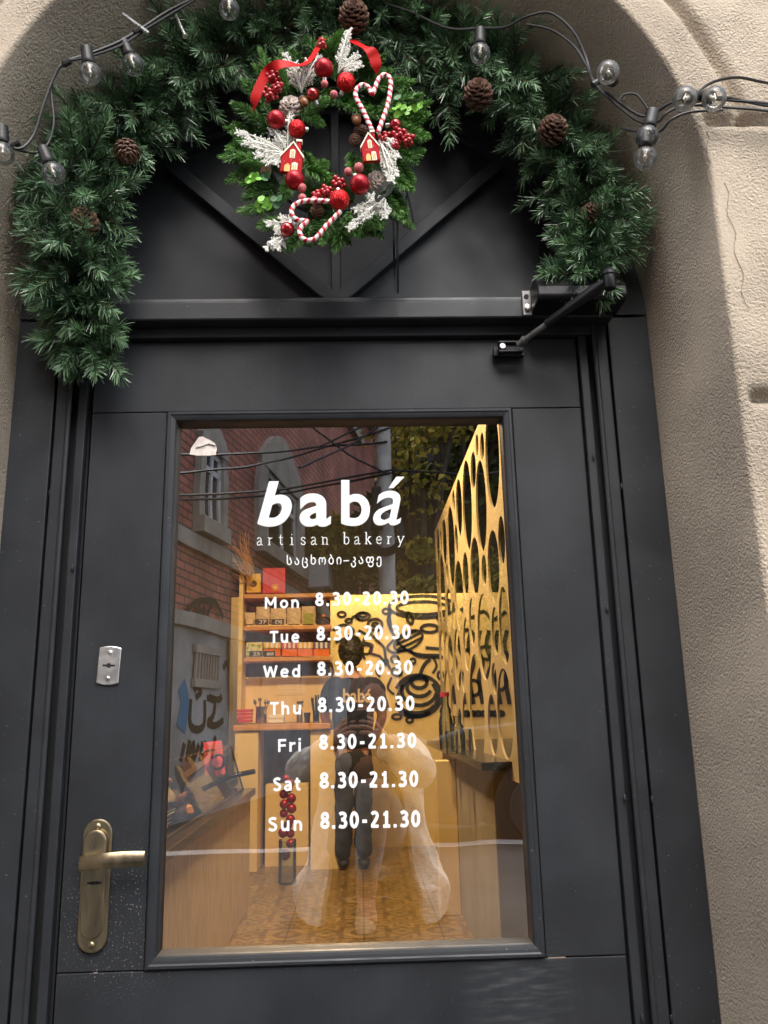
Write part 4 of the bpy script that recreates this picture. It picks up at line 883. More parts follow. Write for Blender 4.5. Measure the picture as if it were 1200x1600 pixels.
def doodle(curves, wd=.027, fill=()):
    b = MB()
    for pts in curves: b.ribbon(spline([at(u, v, YW-.004) for u, v in pts], 5), (0, -1, 0), wd, .002)
    for pts in fill: b.prism([(p.x, p.z) for p in (at(u, v, YW) for u, v in pts)], YW-.004, YW-.001)
    return b
def ell(u, v, a, c, a0=0, a1=360, tilt=0, n=16):
    o = []
    for i in range(n+1):
        q = R(a0+(a1-a0)*i/n); x, y = a*math.cos(q), c*math.sin(q); t = R(tilt); o.append((u+x*math.cos(t)-y*math.sin(t), v+x*math.sin(t)+y*math.cos(t)))
    return o
Z6 = lambda X, Y: (500+X*.2833, 640+Y*.2834)
Z8 = lambda X, Y: (500+X*.3, 1040+Y*.3)
cup = [ell(660, 948, 52, 17), ell(660, 950, 40, 10), [(608, 950), (612, 985), (628, 1010), (652, 1022), (690, 1024)], ell(671, 982, 13, 6), ell(640, 966, 4, 9, tilt=-20), [(665, 1012), (690, 1014)], [(612, 955), (606, 968), (611, 985)],
       [(640, 1016), (655, 1026), (692, 1027)]]
doodle(cup).build('coffee_cup_drawing', M['ink'], bw_)
cro = [ell(638, 1001, 24, 13, tilt=-28), [(618, 1008), (636, 999), (656, 989)], [(622, 1014), (640, 1006), (659, 996)], [(622, 1000), (634, 992), (650, 986)], [(615, 1000), (605, 1012), (616, 1020), (634, 1014)]]
doodle(cro, .024).build('eclair_drawing', M['ink'], bw_)
sw = [ell(653, 1087, 36, 32, 200, 520), ell(655, 1080, 27, 22, 10, 300), ell(655, 1074, 19, 14, 20, 320), ell(655, 1066, 12, 9), ell(650, 1096, 30, 18, 20, 170), ell(648, 1104, 26, 16, 30, 160), [(656, 1056), (662, 1040), (672, 1030)], [(630, 1070), (622, 1090), (630, 1112)], [(676, 1068), (684, 1086), (680, 1104)]]
doodle(sw, .033).build('iced_bun_drawing', M['ink'], bw_)
sq = [[(560, 985), (572, 992), (568, 1003), (582, 1008), (578, 1020), (594, 1026), (600, 1040), (588, 1048), (594, 1058)], [(575, 985), (588, 1000), (600, 1012), (603, 1030), (610, 1046)], ell(586, 976, 11, 9), ell(586, 976, 4, 3), [(520, 985), (536, 976), (552, 984), (548, 996)], [(524, 1004), (540, 998), (556, 1006)], [(548, 968), (556, 962), (562, 970)]]
doodle(sq, .024).build('cookie_squiggle_drawing', M['ink'], bw_)
doodle([ell(534, 960, 6, 4), ell(545, 970, 5, 3), ell(567, 963, 11, 6), ell(567, 961, 6, 3), ell(617, 1030, 6, 5), ell(645, 1033, 4, 4), ell(603, 1034, 3, 4)], .022).build('bean_drawing', M['ink'], bw_)
doodle([ell(572, 1015, 9, 7), [(528, 1016), (545, 1022), (562, 1018), (570, 1030)], ell(620, 1050, 8, 6, tilt=20), [(612, 1058), (606, 1075), (616, 1085)], ell(690, 965, 7, 5), [(676, 1026), (682, 1040), (676, 1052)], ell(603, 955, 5, 4), [(515, 1030), (520, 1050), (512, 1070)], ell(688, 1055, 4, 6), [(696, 930), (702, 950), (694, 975), (703, 1000)], ell(620, 1120, 7, 4), ell(640, 1125, 5, 4), [(600, 1075), (594, 1090), (604, 1110)]], .022).build('crumb_drawing', M['ink'], bw_)
rt = [[(708+i*14, 985), (704+i*14, 1010), (712+i*14, 1035), (706+i*14, 1060), (712+i*14, 1100)] for i in range(7)]
doodle(rt, .036).build('stripe_drawing', M['ink'], bw_)
doodle([ell(730, 1000, 12, 16), ell(760, 1020, 14, 10), ell(783, 1060, 9, 18), ell(740, 1075, 10, 12), [(720, 950), (735, 965), (755, 955), (770, 968), (790, 955)]] + [ell(720+9*i, 1115, 4, 3) for i in range(8)], .03).build('pastry_drawing', M['ink'], bw_)
# perforated yellow screen along the right side: a sheet with oval holes
def screen():
    YA, YB, X, z0, z1 = 1.9, 5.05, .625, 1.02, 2.72
    holes = []; rnd = random.Random(5); tries = 0
    while tries < 60000 and len(holes) < 200:
        tries += 1; big = 1 - tries/60000
        a = rnd.uniform(.05+.10*big, .09+.20*big); c = a*rnd.uniform(.9, 1.35)
        y, z = rnd.uniform(YA+.02, YB-.02), rnd.uniform(z0+.02, z1-.01)
        if y-a < YA+.01 or y+a > YB-.03 or z-c < z0+.01 or z+c > z1-.02: continue
        if all(math.hypot((y-h[0])/(a+h[2]+.014), (z-h[1])/(c+h[3]+.014)) > 1 for h in holes): holes.append((y, z, a, c))
    c = bpy.data.curves.new('screen_outline', 'CURVE'); c.dimensions = '2D'; c.fill_mode = 'BOTH'; c.extrude = .005
    def ring(pts):
        sp = c.splines.new('POLY'); sp.points.add(len(pts)-1); sp.use_cyclic_u = True
        for q, (y, z) in zip(sp.points, pts): q.co = (y, z, 0, 1)
    ring([(YA, z0), (YB, z0), (YB, z1), (YA, z1)])
    for y, z, a, h in holes: ring([(y+a*math.cos(6.28319*i/44), z+h*math.sin(6.28319*i/44)) for i in range(44)])
    oc_ = bpy.data.objects.new('screen_outline', c); col.objects.link(oc_); bpy.context.view_layer.update()
    me = bpy.data.meshes.new_from_object(oc_.evaluated_get(bpy.context.evaluated_depsgraph_get())); vs = [(X+v.co.z, v.co.x, v.co.y) for v in me.vertices]; fs = [list(p.vertices) for p in me.polygons]
    bpy.data.objects.remove(oc_); bpy.data.curves.remove(c); bpy.data.meshes.remove(me)
    o = MB().add(vs, fs).build('perforated_screen', M['screen'])
    return tag(o, 'tall yellow screen pierced with oval holes on the right counter', 'screen')
screen()
# shelving
YS = 5.3
def pbox(b, u0, v0, u1, v1, y, d, m=0):                  # box whose face fills the photo box, d deep
    p, q = at(u0, v1, y), at(u1, v0, y); return b.box(min(p.x, q.x), max(p.x, q.x), y, y+d, min(p.z, q.z), max(p.z, q.z), m)
sh = thing('shelf_unit', 'wooden wall shelving with three boards of packaged goods', 'shelf', at(445, 1034, YS+.1))
for v0, v1, u1 in ((926, 935, 530), (976, 985, 517), (1025, 1034, 517)): pbox(MB(), 381, v0, u1, v1, YS-.02, .24).build('board', M['shelfwood'], sh, bevel=.003)
for v0, v1 in ((935, 976), (985, 1025), (1034, 1058)): pbox(MB(), 384, v0, 516, v1, YS+.215, .02).build('back_panel', M['brownboard'], sh)
pbox(MB(), 370, 893, 380.5, 1128, YS-.03, .4).build('side_panel', M['yellow'], sh)
pbox(MB(), 371, 1058, 530, 1130, YS+.22, .06).build('splash_panel', M['yellow'], sh)
GRP = 'goods on the wooden shelves'
def good(name, label, cat, grp=GRP): return thing(name, label, cat, at(440, 930, YS), grp)
def single(b, name, mat, label, cat, grp=None, **k): return tag(b.build(name, mat, **k), label, cat, grp)
g = good('gift_box', 'golden yellow box at the left of the top shelf', 'box'); pbox(MB(), 385, 896, 407.5, 926, YS+.02, .09).build('carton', M['gold'], g, bevel=.004); b = MB(); c = at(396, 912, YS+.018); b.lathe(c, (0, 1, 0), [(.028, 0), (.028, .002)], 20); b.build('emblem', M['brownboard'], g)
g = good('gift_box', 'crimson box with a round gold emblem on the top shelf', 'box'); pbox(MB(), 410, 887, 446, 927, YS+.02, .1).build('carton', M['magenta'], g, bevel=.004); b = MB(); c = at(430, 918, YS+.018); b.tube([c+Vector((.028*math.cos(6.283*i/24), 0, .028*math.sin(6.283*i/24))) for i in range(25)], .003, 5); b.lathe(c, (0, 1, 0), [(.018, 0), (.018, .002)], 20); b.build('emblem', M['gold'], g)
def pouch(u0, v0, u1, v1, mat, label, extra=None):
    g = good('coffee_pouch', label, 'pouch'); p, q = at(u0, v1, YS+.04), at(u1, v0, YS+.04); cx = (p.x+q.x)/2; hw_ = (q.x-p.x)/2; b = MB(); rows = []
    for i in range(9):
        t = i/8; d = .035*(1-t)**.6+.004; wv = hw_*(1-.03*math.sin(t*9)); z = p.z+(q.z-p.z)*t
        rows += [(cx-wv, p.y, z), (cx-wv*.6, p.y-d, z), (cx+wv*.6, p.y-d, z), (cx+wv, p.y, z), (cx+wv*.6, p.y+d, z), (cx-wv*.6, p.y+d, z)]
    b.add(rows, [(i*6+k, i*6+(k+1) % 6, (i+1)*6+(k+1) % 6, (i+1)*6+k) for i in range(8) for k in range(6)] + [(5,4,3,2,1,0), (48,49,50,51,52,53)])
    b.build('bag', M[mat], g, smooth=True, sharp=60)
    if extra: pbox(MB(), *extra[0], YS-.002, .004).build('label', M[extra[1]], g)
pouch(382, 957, 399, 976, 'kraft', 'short kraft paper packet at the left end of the middle shelf')
pouch(400, 948, 421.5, 976, 'kraft', 'kraft coffee pouch behind the 37 price card')
pouch(422.5, 950, 447, 976, 'kraft', 'kraft coffee pouch behind the 90 price card')
pouch(448, 949, 470, 976, 'kraft', 'plain kraft pouch without label or price card on the middle shelf')
pouch(471, 947, 493, 976, 'kraft', 'kraft pouch with an olive green label on the middle shelf', ((474.5, 958, 489, 975), 'olive'))
pouch(494, 944, 516, 976, 'chalk', 'black coffee pouch at the right end of the middle shelf', ((503, 960, 508, 963.5), 'orange'))
def price(u0, v0, u1, v1, txt, label):
    g = good('price_card', label, 'price card', 'chalk price cards'); pbox(MB(), u0, v0, u1, v1, YS-.012, .006).build('card', M['chalk'], g)
    b = MB(); b.add(*flat_text(txt, (u0+(u1-u0)*.28, v0+1.8, u1-(u1-u0)*.14, v1-1.8), YS-.0128, .01)); b.build('price_lettering', M['white'], g)
price(399.5, 967, 419, 976.5, '37', 'black chalk price card reading 37')
price(424, 967, 443.5, 976.5, '€90', 'black chalk price card reading 90 euros')
price(390, 1017, 409, 1026, '25', 'black chalk price card reading 25')
price(412, 1017, 430, 1026, '60', 'black chalk price card reading 60')
g = good('sweet_bag', 'floral pale packet at the left end of the lowest shelf', 'packet'); pbox(MB(), 384, 1003, 410, 1025.5, YS+.01, .06).build('packet', pm('floral_paper', (.70, .66, .38), .6, var=.3, vscale=60, speck=[((.12, .35, .04), 38, .58), ((.75, .25, .02), 45, .62)]), g, bevel=.01)
for u0, u1, top, lb in ((412, 438, 'gold', 'box with yellow and white striped lid behind the 60 price card'), (440.5, 464, 'magenta', 'orange box with pink and white striped lid'), (465, 488.5, 'gold', 'orange box with yellow and white striped lid and no price card'), (490, 514.5, 'purple', 'orange box with purple and white striped lid')):
    g = good('macaron_box', lb, 'box', 'striped boxes on the lowest shelf'); pbox(MB(), u0, 1013, u1, 1025.5, YS+.02, .09).build('carton', M['orange'], g, bevel=.002)
    b = MB(); n = 7
    for i in range(n):
        a, c = u0-.4+(u1-u0+.8)*i/n, u0-.4+(u1-u0+.8)*(i+1)/n; pbox(b, a, 1003.5, c, 1013, YS+.012, .1, i % 2)
    b.build('striped_lid', [M[top], M['white']], g)
# work counter under the shelves and the things on it
ct = thing('work_counter', 'yellow work counter with an orange wooden top under the shelves', 'counter', at(450, 1140, YS))
pbox(MB(), 364, 1129.5, 516, 1142, YS-.32, .52).build('worktop', M['shelfwood'], ct, bevel=.004)
zt = at(450, 1142, YS-.3).z
def pillar(u0, u1, y, d, zt_, mat='yellow'): p, q = at(u0, 1200, y), at(u1, 1200, y); return MB().box(p.x, q.x, y, y+d, FLZ, zt_).build('support_panel', M[mat], ct, bevel=.003)
pillar(366, 403, YS-.30, .45, zt-.002); pillar(485, 541, YS-.28, .45, zt-.002)
p, q = at(404, 1200, YS+.1), at(485, 1200, YS+.1); MB().box(p.x, q.x, YS+.1, YS+.14, FLZ, zt-.003).build('back_panel', M['brownboard'], ct)
p, q = at(415, 1226, YS-.1), at(482, 1226, YS-.1); MB().box(p.x, q.x, YS-.1, YS+.05, FLZ, p.z).build('low_panel', M['yellow'], ct, bevel=.003)
CG = 'things on the work counter'
YC = YS-.22
def ct_thing(name, lb, cat): return thing(name, lb, cat, at(440, 1130, YC), CG)
g = ct_thing('card_stack', 'stack of dark red cartons at the left end of the work counter', 'cartons')
for i in range(4): pbox(MB(), 370+i*.5, 1108+i*5.4, 393-i*.3, 1113+i*5.4, YC, .12).build('carton', M['magenta'], g, bevel=.002)
g = ct_thing('cutlery_tin', 'shiny tin can full of spoons on the work counter', 'tin'); c = at(408, 1130, YC+.06); b = MB(); b.lathe(c, (0,0,1), [(.042,0),(.043,.005),(.042,.12),(.044,.125),(.04,.126),(.038,.02),(0,.018)], 24); b.build('tin_can', M['tin'], g, smooth=True)
for i in range(7):
    a = i*.9; p = c+Vector((.02*math.cos(a), .02*math.sin(a), .03)); q = c+Vector((.055*math.cos(a), .03*math.sin(a), .155+.012*(i % 3))); b = MB(); b.tube([p, q], .003, 6); b.sphere(q, .012, 10, 7, (1, .4, 1.3)); b.build('spoon', M['tin'], g, smooth=True)
g = ct_thing('napkin_block', 'low beige block of napkins beside the spoon tin', 'napkins'); pbox(MB(), 420, 1116, 443, 1129.5, YC, .1).build('napkin_pile', M['white'], g, bevel=.003); pbox(MB(), 419, 1121, 444, 1124, YC-.002, .104).build('paper_band', M['kraft'], g)
g = ct_thing('spray_bottle', 'clear spray bottle with a black trigger head', 'spray bottle'); c = at(468, 1129, YC+.05); b = MB(); b.lathe(c, (0,0,1), [(.021,0),(.023,.004),(.023,.085),(.010,.105),(.010,.115)], 18); b.build('bottle', M['clear'], g, smooth=True)
b = MB(); b.lathe(c, (0,0,1), [(0,.002),(.020,.003),(.020,.06),(0,.061)], 16); b.build('liquid', M['white'], g, smooth=True)
b = MB(); b.lathe(c+Vector((0,0,.112)), (0,0,1), [(.012,0),(.012,.02),(.008,.03)], 12); b.obox(c+Vector((.004,0,.152)), Vector((1,0,.1)).normalized(), Vector((0,1,0)), Vector((-.1,0,1)).normalized(), .026, .008, .009); b.tube([c+Vector((.014,0,.146)), c+Vector((.026,0,.13)), c+Vector((.024,0,.115))], .004, 6); b.build('trigger_head', M['chalk'], g, smooth=True, sharp=40)
g = ct_thing('cup_stack', 'black paper cup beside the spray bottle', 'cup'); c = at(480, 1129.5, YC+.05); b = MB(); b.lathe(c, (0,0,1), [(.019,0),(.026,.075),(.028,.078),(.024,.078),(.017,.01),(0,.01)], 18); b.build('cup', M['chalk'], g, smooth=True)
g = ct_thing('straw_holder', 'clear tumbler of black and white straws at the right of the counter', 'straws'); c = at(494, 1129.5, YC+.05); b = MB(); b.lathe(c, (0,0,1), [(.024,0),(.027,.1),(.025,.1),(.022,.008),(0,.008)], 18); b.build('tumbler', M['clear'], g, smooth=True)
for i in range(12):
    a = i*2.4; p = c+Vector((.014*math.cos(a), .014*math.sin(a), .012)); q = c+Vector((.03*math.cos(a)-.008, .03*math.sin(a), .17+.02*(i % 3))); b = MB(); b.tube([p, q], .0042, 6); b.build('straw', M['chalk' if i % 3 else 'white'], g, smooth=True)
g = ct_thing('notice_sheet', 'sheet of paper with printed lines pinned to the yellow panel', 'notice'); pbox(MB(), 433, 1060, 476, 1086, YS+.214, .003).build('sheet', pm('sheet_paper', (.84, .66, .34), .7), g)
b = MB()
for i, (u0, u1) in enumerate(((437, 472), (441, 468), (437, 472), (444, 465), (437, 472))): pbox(b, u0, 1063+i*4.8, u1, 1063.7+i*4.8, YS+.2125, .001)
b.build('printed_line', M['brownboard'], g)
g = ct_thing('dry_twig_bunch', 'bunch of dry golden twigs hanging over the top of the shelves', 'dried twigs'); g['group'] = GRP; b = MB(); rn = random.Random(3)
for i in range(46):
    p = at(rn.uniform(380, 400), rn.uniform(880, 915), YS-.05); q = at(rn.uniform(345, 395), rn.uniform(828, 900), YS-.1); m_ = p.lerp(q, .5)+Vector((rn.uniform(-.03,.03), 0, rn.uniform(-.03,.03))); b.tube(spline([p, m_, q], 4), [.0028]*4+[.002]*4+[.001], 5)
b.build('twig', pm('dry_twig', (.55, .30, .10), .6), g, smooth=True)
# red bauble column on the floor in front of the counter
g = thing('bauble_column', 'upright column of dark red baubles in a glass vase on the floor', 'bauble column', at(450, 1345, YS-.6)); yb = YS-.75
for X, Y, r in ((178,672,22),(205,700,24),(165,765,26),(210,790,28),(168,825,27),(212,850,28),(165,880,24),(205,915,27),(190,950,26),(160,995,28),(205,1000,24),(208,1060,28),(172,1125,32),(195,735,22)):
    c = at(400+X*.2625, 1040+Y*.2625, yb+random.uniform(-.03,.03)); b = MB(); b.sphere(c, r*.2625*(yb+1.5)/1300*.98, 20, 14); b.build('bauble', M['red_matte'], g, smooth=True)
c = at(449, 1346, yb); b = MB(); b.lathe((c.x, yb, FLZ), (0,0,1), [(.0,0),(.055,.0),(.060,.01),(.060,c.z-FLZ+.14),(.056,c.z-FLZ+.14),(.056,.012),(0,.012)], 24); b.build('vase', M['clear'], g, smooth=True)
# pastry counter on the left
pc = thing('pastry_counter', 'long plywood pastry counter on the left with a slanted glass top', 'counter', (-.9, 2.4, FLZ))
MB().box(-1.5, -.68, .9, 3.85, FLZ, .83).build('counter_base', M['ply'], pc, bevel=.004)
MB().box(-1.55, -.655, .85, 3.9, .832, .872).build('countertop', M['stonetop'], pc, bevel=.004)
MB().box(-1.5, -.74, 1.0, 3.7, .873, .89).build('tray_liner', M['brownboard'], pc)
b = MB(); b.add([(-.72, .95, .874), (-.72, 3.8, .874), (-.80, 3.8, 1.13), (-.80, .95, 1.13)], [(0,1,2,3)]); b.build('glass_front', M['clear'], pc)
b = MB()
for p, q in (((-.72, 3.8, .875), (-.80, 3.8, 1.13)), ((-.80, .95, 1.13), (-.80, 3.8, 1.13)), ((-.718, .95, .876), (-.718, 3.8, .876))): b.tube([p, q], .006, 6)
b.build('edge_rail', M['stonetop'], pc, smooth=True)
rn = random.Random(11); k = 0
for x, y, kind, lb in ((-.80, 1.75, 0, 'flat glazed pastry nearest the pane on the pastry counter'), (-.86, 2.0, 1, 'ribbed cone-shaped cake beside the glazed pastry'), (-.80, 2.25, 0, 'round brown bun in the middle of the pastry counter'), (-.88, 2.5, 1, 'small ribbed cake behind the brown bun'), (-.82, 2.78, 0, 'last golden bun before the black tray')):
    g = thing('pastry', lb, 'pastry', (x, y, .89), 'pastries on the counter'); b = MB()
    if kind == 0:
        b.lathe((x, y, .89), (0,0,1), [(0,0),(.07,.002),(.085,.02),(.075,.045),(.045,.06),(0,.064)], 22); b.build('crust', M['bun'], g, smooth=True)
        q = MB(); q.tube([(x+.045*math.cos(i*.7), y+.045*math.sin(i*.7), .937+.01*(i % 2)) for i in range(10)], .006, 6); q.build('icing', M['kraft'], g, smooth=True)
    else:
        b.lathe((x, y, .89), (0,0,1), [(0,0),(.06,.0)] + [(.058-.012*i+(.008 if i % 2 else 0), .012+.02*i) for i in range(5)] + [(0, .125)], 18); b.build('sponge', M['kraft'], g, smooth=True)
        q = MB(); q.sphere((x, y, 1.02), .016, 12, 8); q.build('topping', M['bun'], g, smooth=True)
g = thing('price_board', 'small chalk sign leaning among the pastries', 'sign', (-.75, 1.9, .89)); b = MB(); b.obox(Vector((-.752, 1.9, .922)), Vector((0,1,0)), Vector((.95,0,-.3)).normalized(), Vector((.3,0,.95)).normalized(), .11, .003, .032); b.build('board', M['chalk'], g)
b = MB()
for i in range(3): b.obox(Vector((-.7475+.006*(i-1), 1.9, .922+.018*(i-1))), Vector((0,1,0)), Vector((.95,0,-.3)).normalized(), Vector((.3,0,.95)).normalized(), .085-.02*(i % 2), .0006, .0035)
b.build('chalk_lettering', M['white'], g)
g = thing('leaflet_stand', 'pink leaflet with a dark ring standing on the pastry counter', 'leaflet', at(335, 1213, 3.2))
b = MB(); P4 = [at(u, v, 3.2+dy) for u, v, dy in ((320, 1212, 0), (352, 1209, 0), (346, 1157, .06), (318, 1160, .06))]
b.add(P4 + [p+Vector((0, .006, 0)) for p in P4], [(0,1,2,3), (7,6,5,4), (0,4,5,1), (1,5,6,2), (2,6,7,3), (3,7,4,0)]); b.build('sheet', pm('pink_sheet', (.75, .10, .14), .5), g)
c = at(342, 1190, 3.2); b = MB(); b.tube([c+Vector((.028*math.cos(6.283*i/24), 0, .036*math.sin(6.283*i/24))) for i in range(25)], .007, 6, False); b.build('printed_ring', M['ink'], g, smooth=True)
b = MB()
for i in range(3): q, r_ = at(323+i, 1166+i*5, 3.16), at(345, 1164+i*5, 3.16); b.tube([q, r_], .0035, 4)
b.build('printed_line', M['gold'], g)
g = thing('leaflet', 'pale orange leaflet lying flat beside the black tray', 'leaflet', (-.8, 3.1, .9)); b = MB(); b.box(-.93, -.76, 2.9, 3.2, .8905, .899); b.build('sheet', pm('peach_sheet', (.80, .36, .12), .5), g); b = MB(); b.box(-.9, -.79, 2.95, 2.98, .8992, .9002); b.build('printed_line', M['magenta'], g)
g = thing('serving_tray', 'black tray with a raised handle at the far end of the pastry counter', 'tray', (-.8, 3.5, .9)); b = MB(); b.box(-1.0, -.74, 3.28, 3.75, .9, .945); b.build('tray_body', M['stonetop'], g, bevel=.012); b = MB(); b.tube([(-.80, 3.45, .95), (-.74, 3.42, .975), (-.60, 3.40, 1.0)], .014, 8); b.build('handle', M['stonetop'], g, smooth=True)
# right counter, yellow post and glassware
rc = thing('right_counter', 'taupe counter with a dark top on the right behind a yellow end post', 'counter', (.9, 2.6, FLZ))
p, q = at(680, 1200, 3.55), at(705, 1200, 3.55); zr = 1.06
MB().box(p.x, q.x+.02, 3.5, 3.62, FLZ, at(690, 1188, 3.55).z).build('end_post', M['yellow'], rc, bevel=.004)
MB().box(q.x+.022, 1.45, 2.1, 3.6, FLZ, zr).build('counter_base', M['taupe'], rc, bevel=.004)
MB().box(q.x-.03, 1.45, 2.05, 4.95, zr+.002, zr+.035).build('countertop', M['stonetop'], rc, bevel=.004)
MB().box(.60, 1.45, 3.66, 4.9, FLZ, zr).build('rear_base', M['yellow'], rc, bevel=.004)
for i, (u, v, y, h, lb) in enumerate(((698, 1168, 3.3, .30, 'tall clear bottle with a red cap on the right counter'), (716, 1166, 3.1, .18, 'short clear carafe beside the red-capped bottle'))):
    c = at(u, v, y); c.z = zr+.036; g = thing('glass_bottle', lb, 'bottle', c, 'glassware on the right counter'); b = MB()
    b.lathe(c, (0,0,1), [(.036,0),(.04,.01),(.04,h*.5),(.034,h*.6),(.030,h*.64),(.034,h*.7),(.022,h*.8),(.022,h),(.018,h),(.018,h*.8),(.03,h*.68),(.034,h*.5),(.034,.012),(0,.012)], 22); b.build('glass_body', M['clear'], g, smooth=True)
    b = MB(); b.lathe(c+Vector((0,0,h)), (0,0,1), [(.027,-.012),(.027,.012),(0,.013)] if i == 0 else [(.024,-.004),(.024,.004),(.019,.004)], 18); b.build('cap' if i == 0 else 'rim', M['magenta'] if i == 0 else M['clear'], g, smooth=True, sharp=30)
for i, (u, y, lb) in enumerate(((706, 2.8, 'clear tumbler standing nearest the pane on the right counter'), (728, 3.3, 'clear tumbler to the right of the carafe'))):
    c = at(u, 1168, y); c.z = zr+.036; g = thing('tumbler', lb, 'glass', c, 'glassware on the right counter'); b = MB(); b.lathe(c, (0,0,1), [(.028,0),(.034,.11),(.032,.11),(.026,.012),(0,.012)], 20); b.build('glass_body', M['clear'], g, smooth=True)
# warm ceiling lamps that light the shop
for x, y, pw, lb in ((-.15, 1.9, 17, 'round warm ceiling lamp nearest the door inside the shop'), (-.35, 3.3, 31, 'round warm ceiling lamp above the shelves inside the shop'), (-.05, 3.2, 12, 'round warm ceiling lamp by the perforated screen')):
    g = thing('ceiling_lamp', lb, 'lamp', (x, y, 3.3), 'warm ceiling lamps in the shop'); b = MB(); b.lathe((x, y, 3.3), (0,0,1), [(.11,0),(.12,.02),(.12,.1),(.05,.12),(.015,.13),(.015,.3)], 24); b.build('shade', M['black_metal'], g, smooth=True, sharp=40)
    b = MB(); b.lathe((x, y, 3.302), (0,0,1), [(0,-.004),(.10,-.003)], 24); b.build('diffuser', emit_mat('lamp_glow', (1, .72, .40), 6), g)
    l = bpy.data.lights.new('lamp_light', 'AREA'); l.shape = 'DISK'; l.size = .2; l.energy = pw; l.color = (1, .71, .40); lo = bpy.data.objects.new('lamp_light', l); col.objects.link(lo); lo.parent = g; lo.location = (0, 0, -.012)

g = thing('mural_fill_light', 'added warm strip light, unseen behind the bulkhead, that brightens the mural', 'lamp', (.1, 5.68, 2.62)); MB().box(-.9, 1.1, 5.62, 5.74, 2.625, 2.66).build('housing', M['black_metal'], g)  # added fill light for the mural, hidden by the bulkhead
MB().box(-.88, 1.08, 5.63, 5.73, 2.618, 2.6245).build('diffuser', emit_mat('fill_glow', (1, .72, .40), 5), g)
l = bpy.data.lights.new('fill_strip', 'AREA'); l.shape = 'RECTANGLE'; l.size = 1.9; l.size_y = .08; l.energy = 8; l.color = (1, .76, .48); lo = bpy.data.objects.new('fill_strip', l); col.objects.link(lo); lo.parent = g; lo.location = (0, 0, -.01); lo.rotation_euler = (R(18), 0, 0)
# ------------------------------------------------------------------ people
def skin_mesh(name, mat, parent, V, E, sub=2, extra=None):
    """one continuous surface grown round a joint skeleton: V = {key: (pos, rx, ry)}"""
    org = ORG.get(parent.name, Vector((0,0,0))) if parent else Vector((0,0,0))
    keys = list(V); me = bpy.data.meshes.new(name); me.from_pydata([Vector(V[k][0])-org for k in keys], [(keys.index(a), keys.index(c)) for a, c in E], [])
    o = bpy.data.objects.new(name, me); col.objects.link(o)
    m = o.modifiers.new('skin', 'SKIN'); m.use_smooth_shade = True
    for i, k in enumerate(keys):
        sv = me.skin_vertices[0].data[i]; sv.radius = (V[k][1], V[k][2] if len(V[k]) > 2 else V[k][1]); sv.use_root = (i == 0)
    s = o.modifiers.new('sub', 'SUBSURF'); s.levels = sub; s.render_levels = sub
    bpy.context.view_layer.update(); dg = bpy.context.evaluated_depsgraph_get(); m2 = bpy.data.meshes.new_from_object(o.evaluated_get(dg)); bpy.data.objects.remove(o); bpy.data.meshes.remove(me)
    if extra: extra(m2)
    m2.materials.clear(); m2.materials.append(M[mat]); m2.polygons.foreach_set('use_smooth', [True]*len(m2.polygons))
    o = bpy.data.objects.new(name, m2); col.objects.link(o)
    if parent: o.parent = parent
    ORG[o.name] = org.copy(); return o
def folds(o, strength, scale, sub=2):
    if sub: m = o.modifiers.new('round', 'SUBSURF'); m.levels = m.render_levels = sub
    tx = bpy.data.textures.new('folds', 'CLOUDS'); tx.noise_scale = scale; tx.noise_depth = 2
    m = o.modifiers.new('folds', 'DISPLACE'); m.texture = tx; m.strength = strength; m.mid_level = .5; m.texture_coords = 'GLOBAL'
def head_mesh(b, c, r, fwd):
    """egg-shaped head with brow, eye hollows, nose, mouth, chin and ears, facing fwd"""
    f = Vector(fwd).normalized(); up = Vector((0,0,1)); rt = f.cross(up).normalized(); up = rt.cross(f); vs = []; NU, NV = 32, 24
    for i in range(NV+1):
        th = math.pi*i/NV
        for k in range(NU):
            ph = 2*math.pi*k/NU; x, y, z = math.sin(th)*math.sin(ph), math.sin(th)*math.cos(ph), math.cos(th)
            sx, sy, sz = .76, .92, 1.12
            jaw = max(0, -z); sx *= 1-.32*jaw**1.5; sy *= 1-.10*jaw
            if y > 0:
                g = lambda cx, cz, w1, w2: math.exp(-((x-cx)/w1)**2-((z-cz)/w2)**2)
                d = .20*g(0, -.14, .12, .16)*y - .08*(g(.30, .05, .14, .09)+g(-.30, .05, .14, .09)) + .04*g(0, .2, .5, .09) + .05*g(0, -.42, .22, .06) - .04*g(0, -.47, .2, .02) + .05*g(0, -.75, .2, .12)
                y += d
            vs.append(c + rt*(x*sx*r) + f*(y*sy*r) + up*(z*sz*r))
    fs = [(i*NU+k, i*NU+(k+1) % NU, (i+1)*NU+(k+1) % NU, (i+1)*NU+k) for i in range(NV) for k in range(NU)]
    b.add(vs, fs)
    for s in (-1, 1): b.sphere(c+rt*(s*.74*r)-up*(.02*r), .19*r, 10, 8, (.5, .9, 1.4))
    return rt, f, up
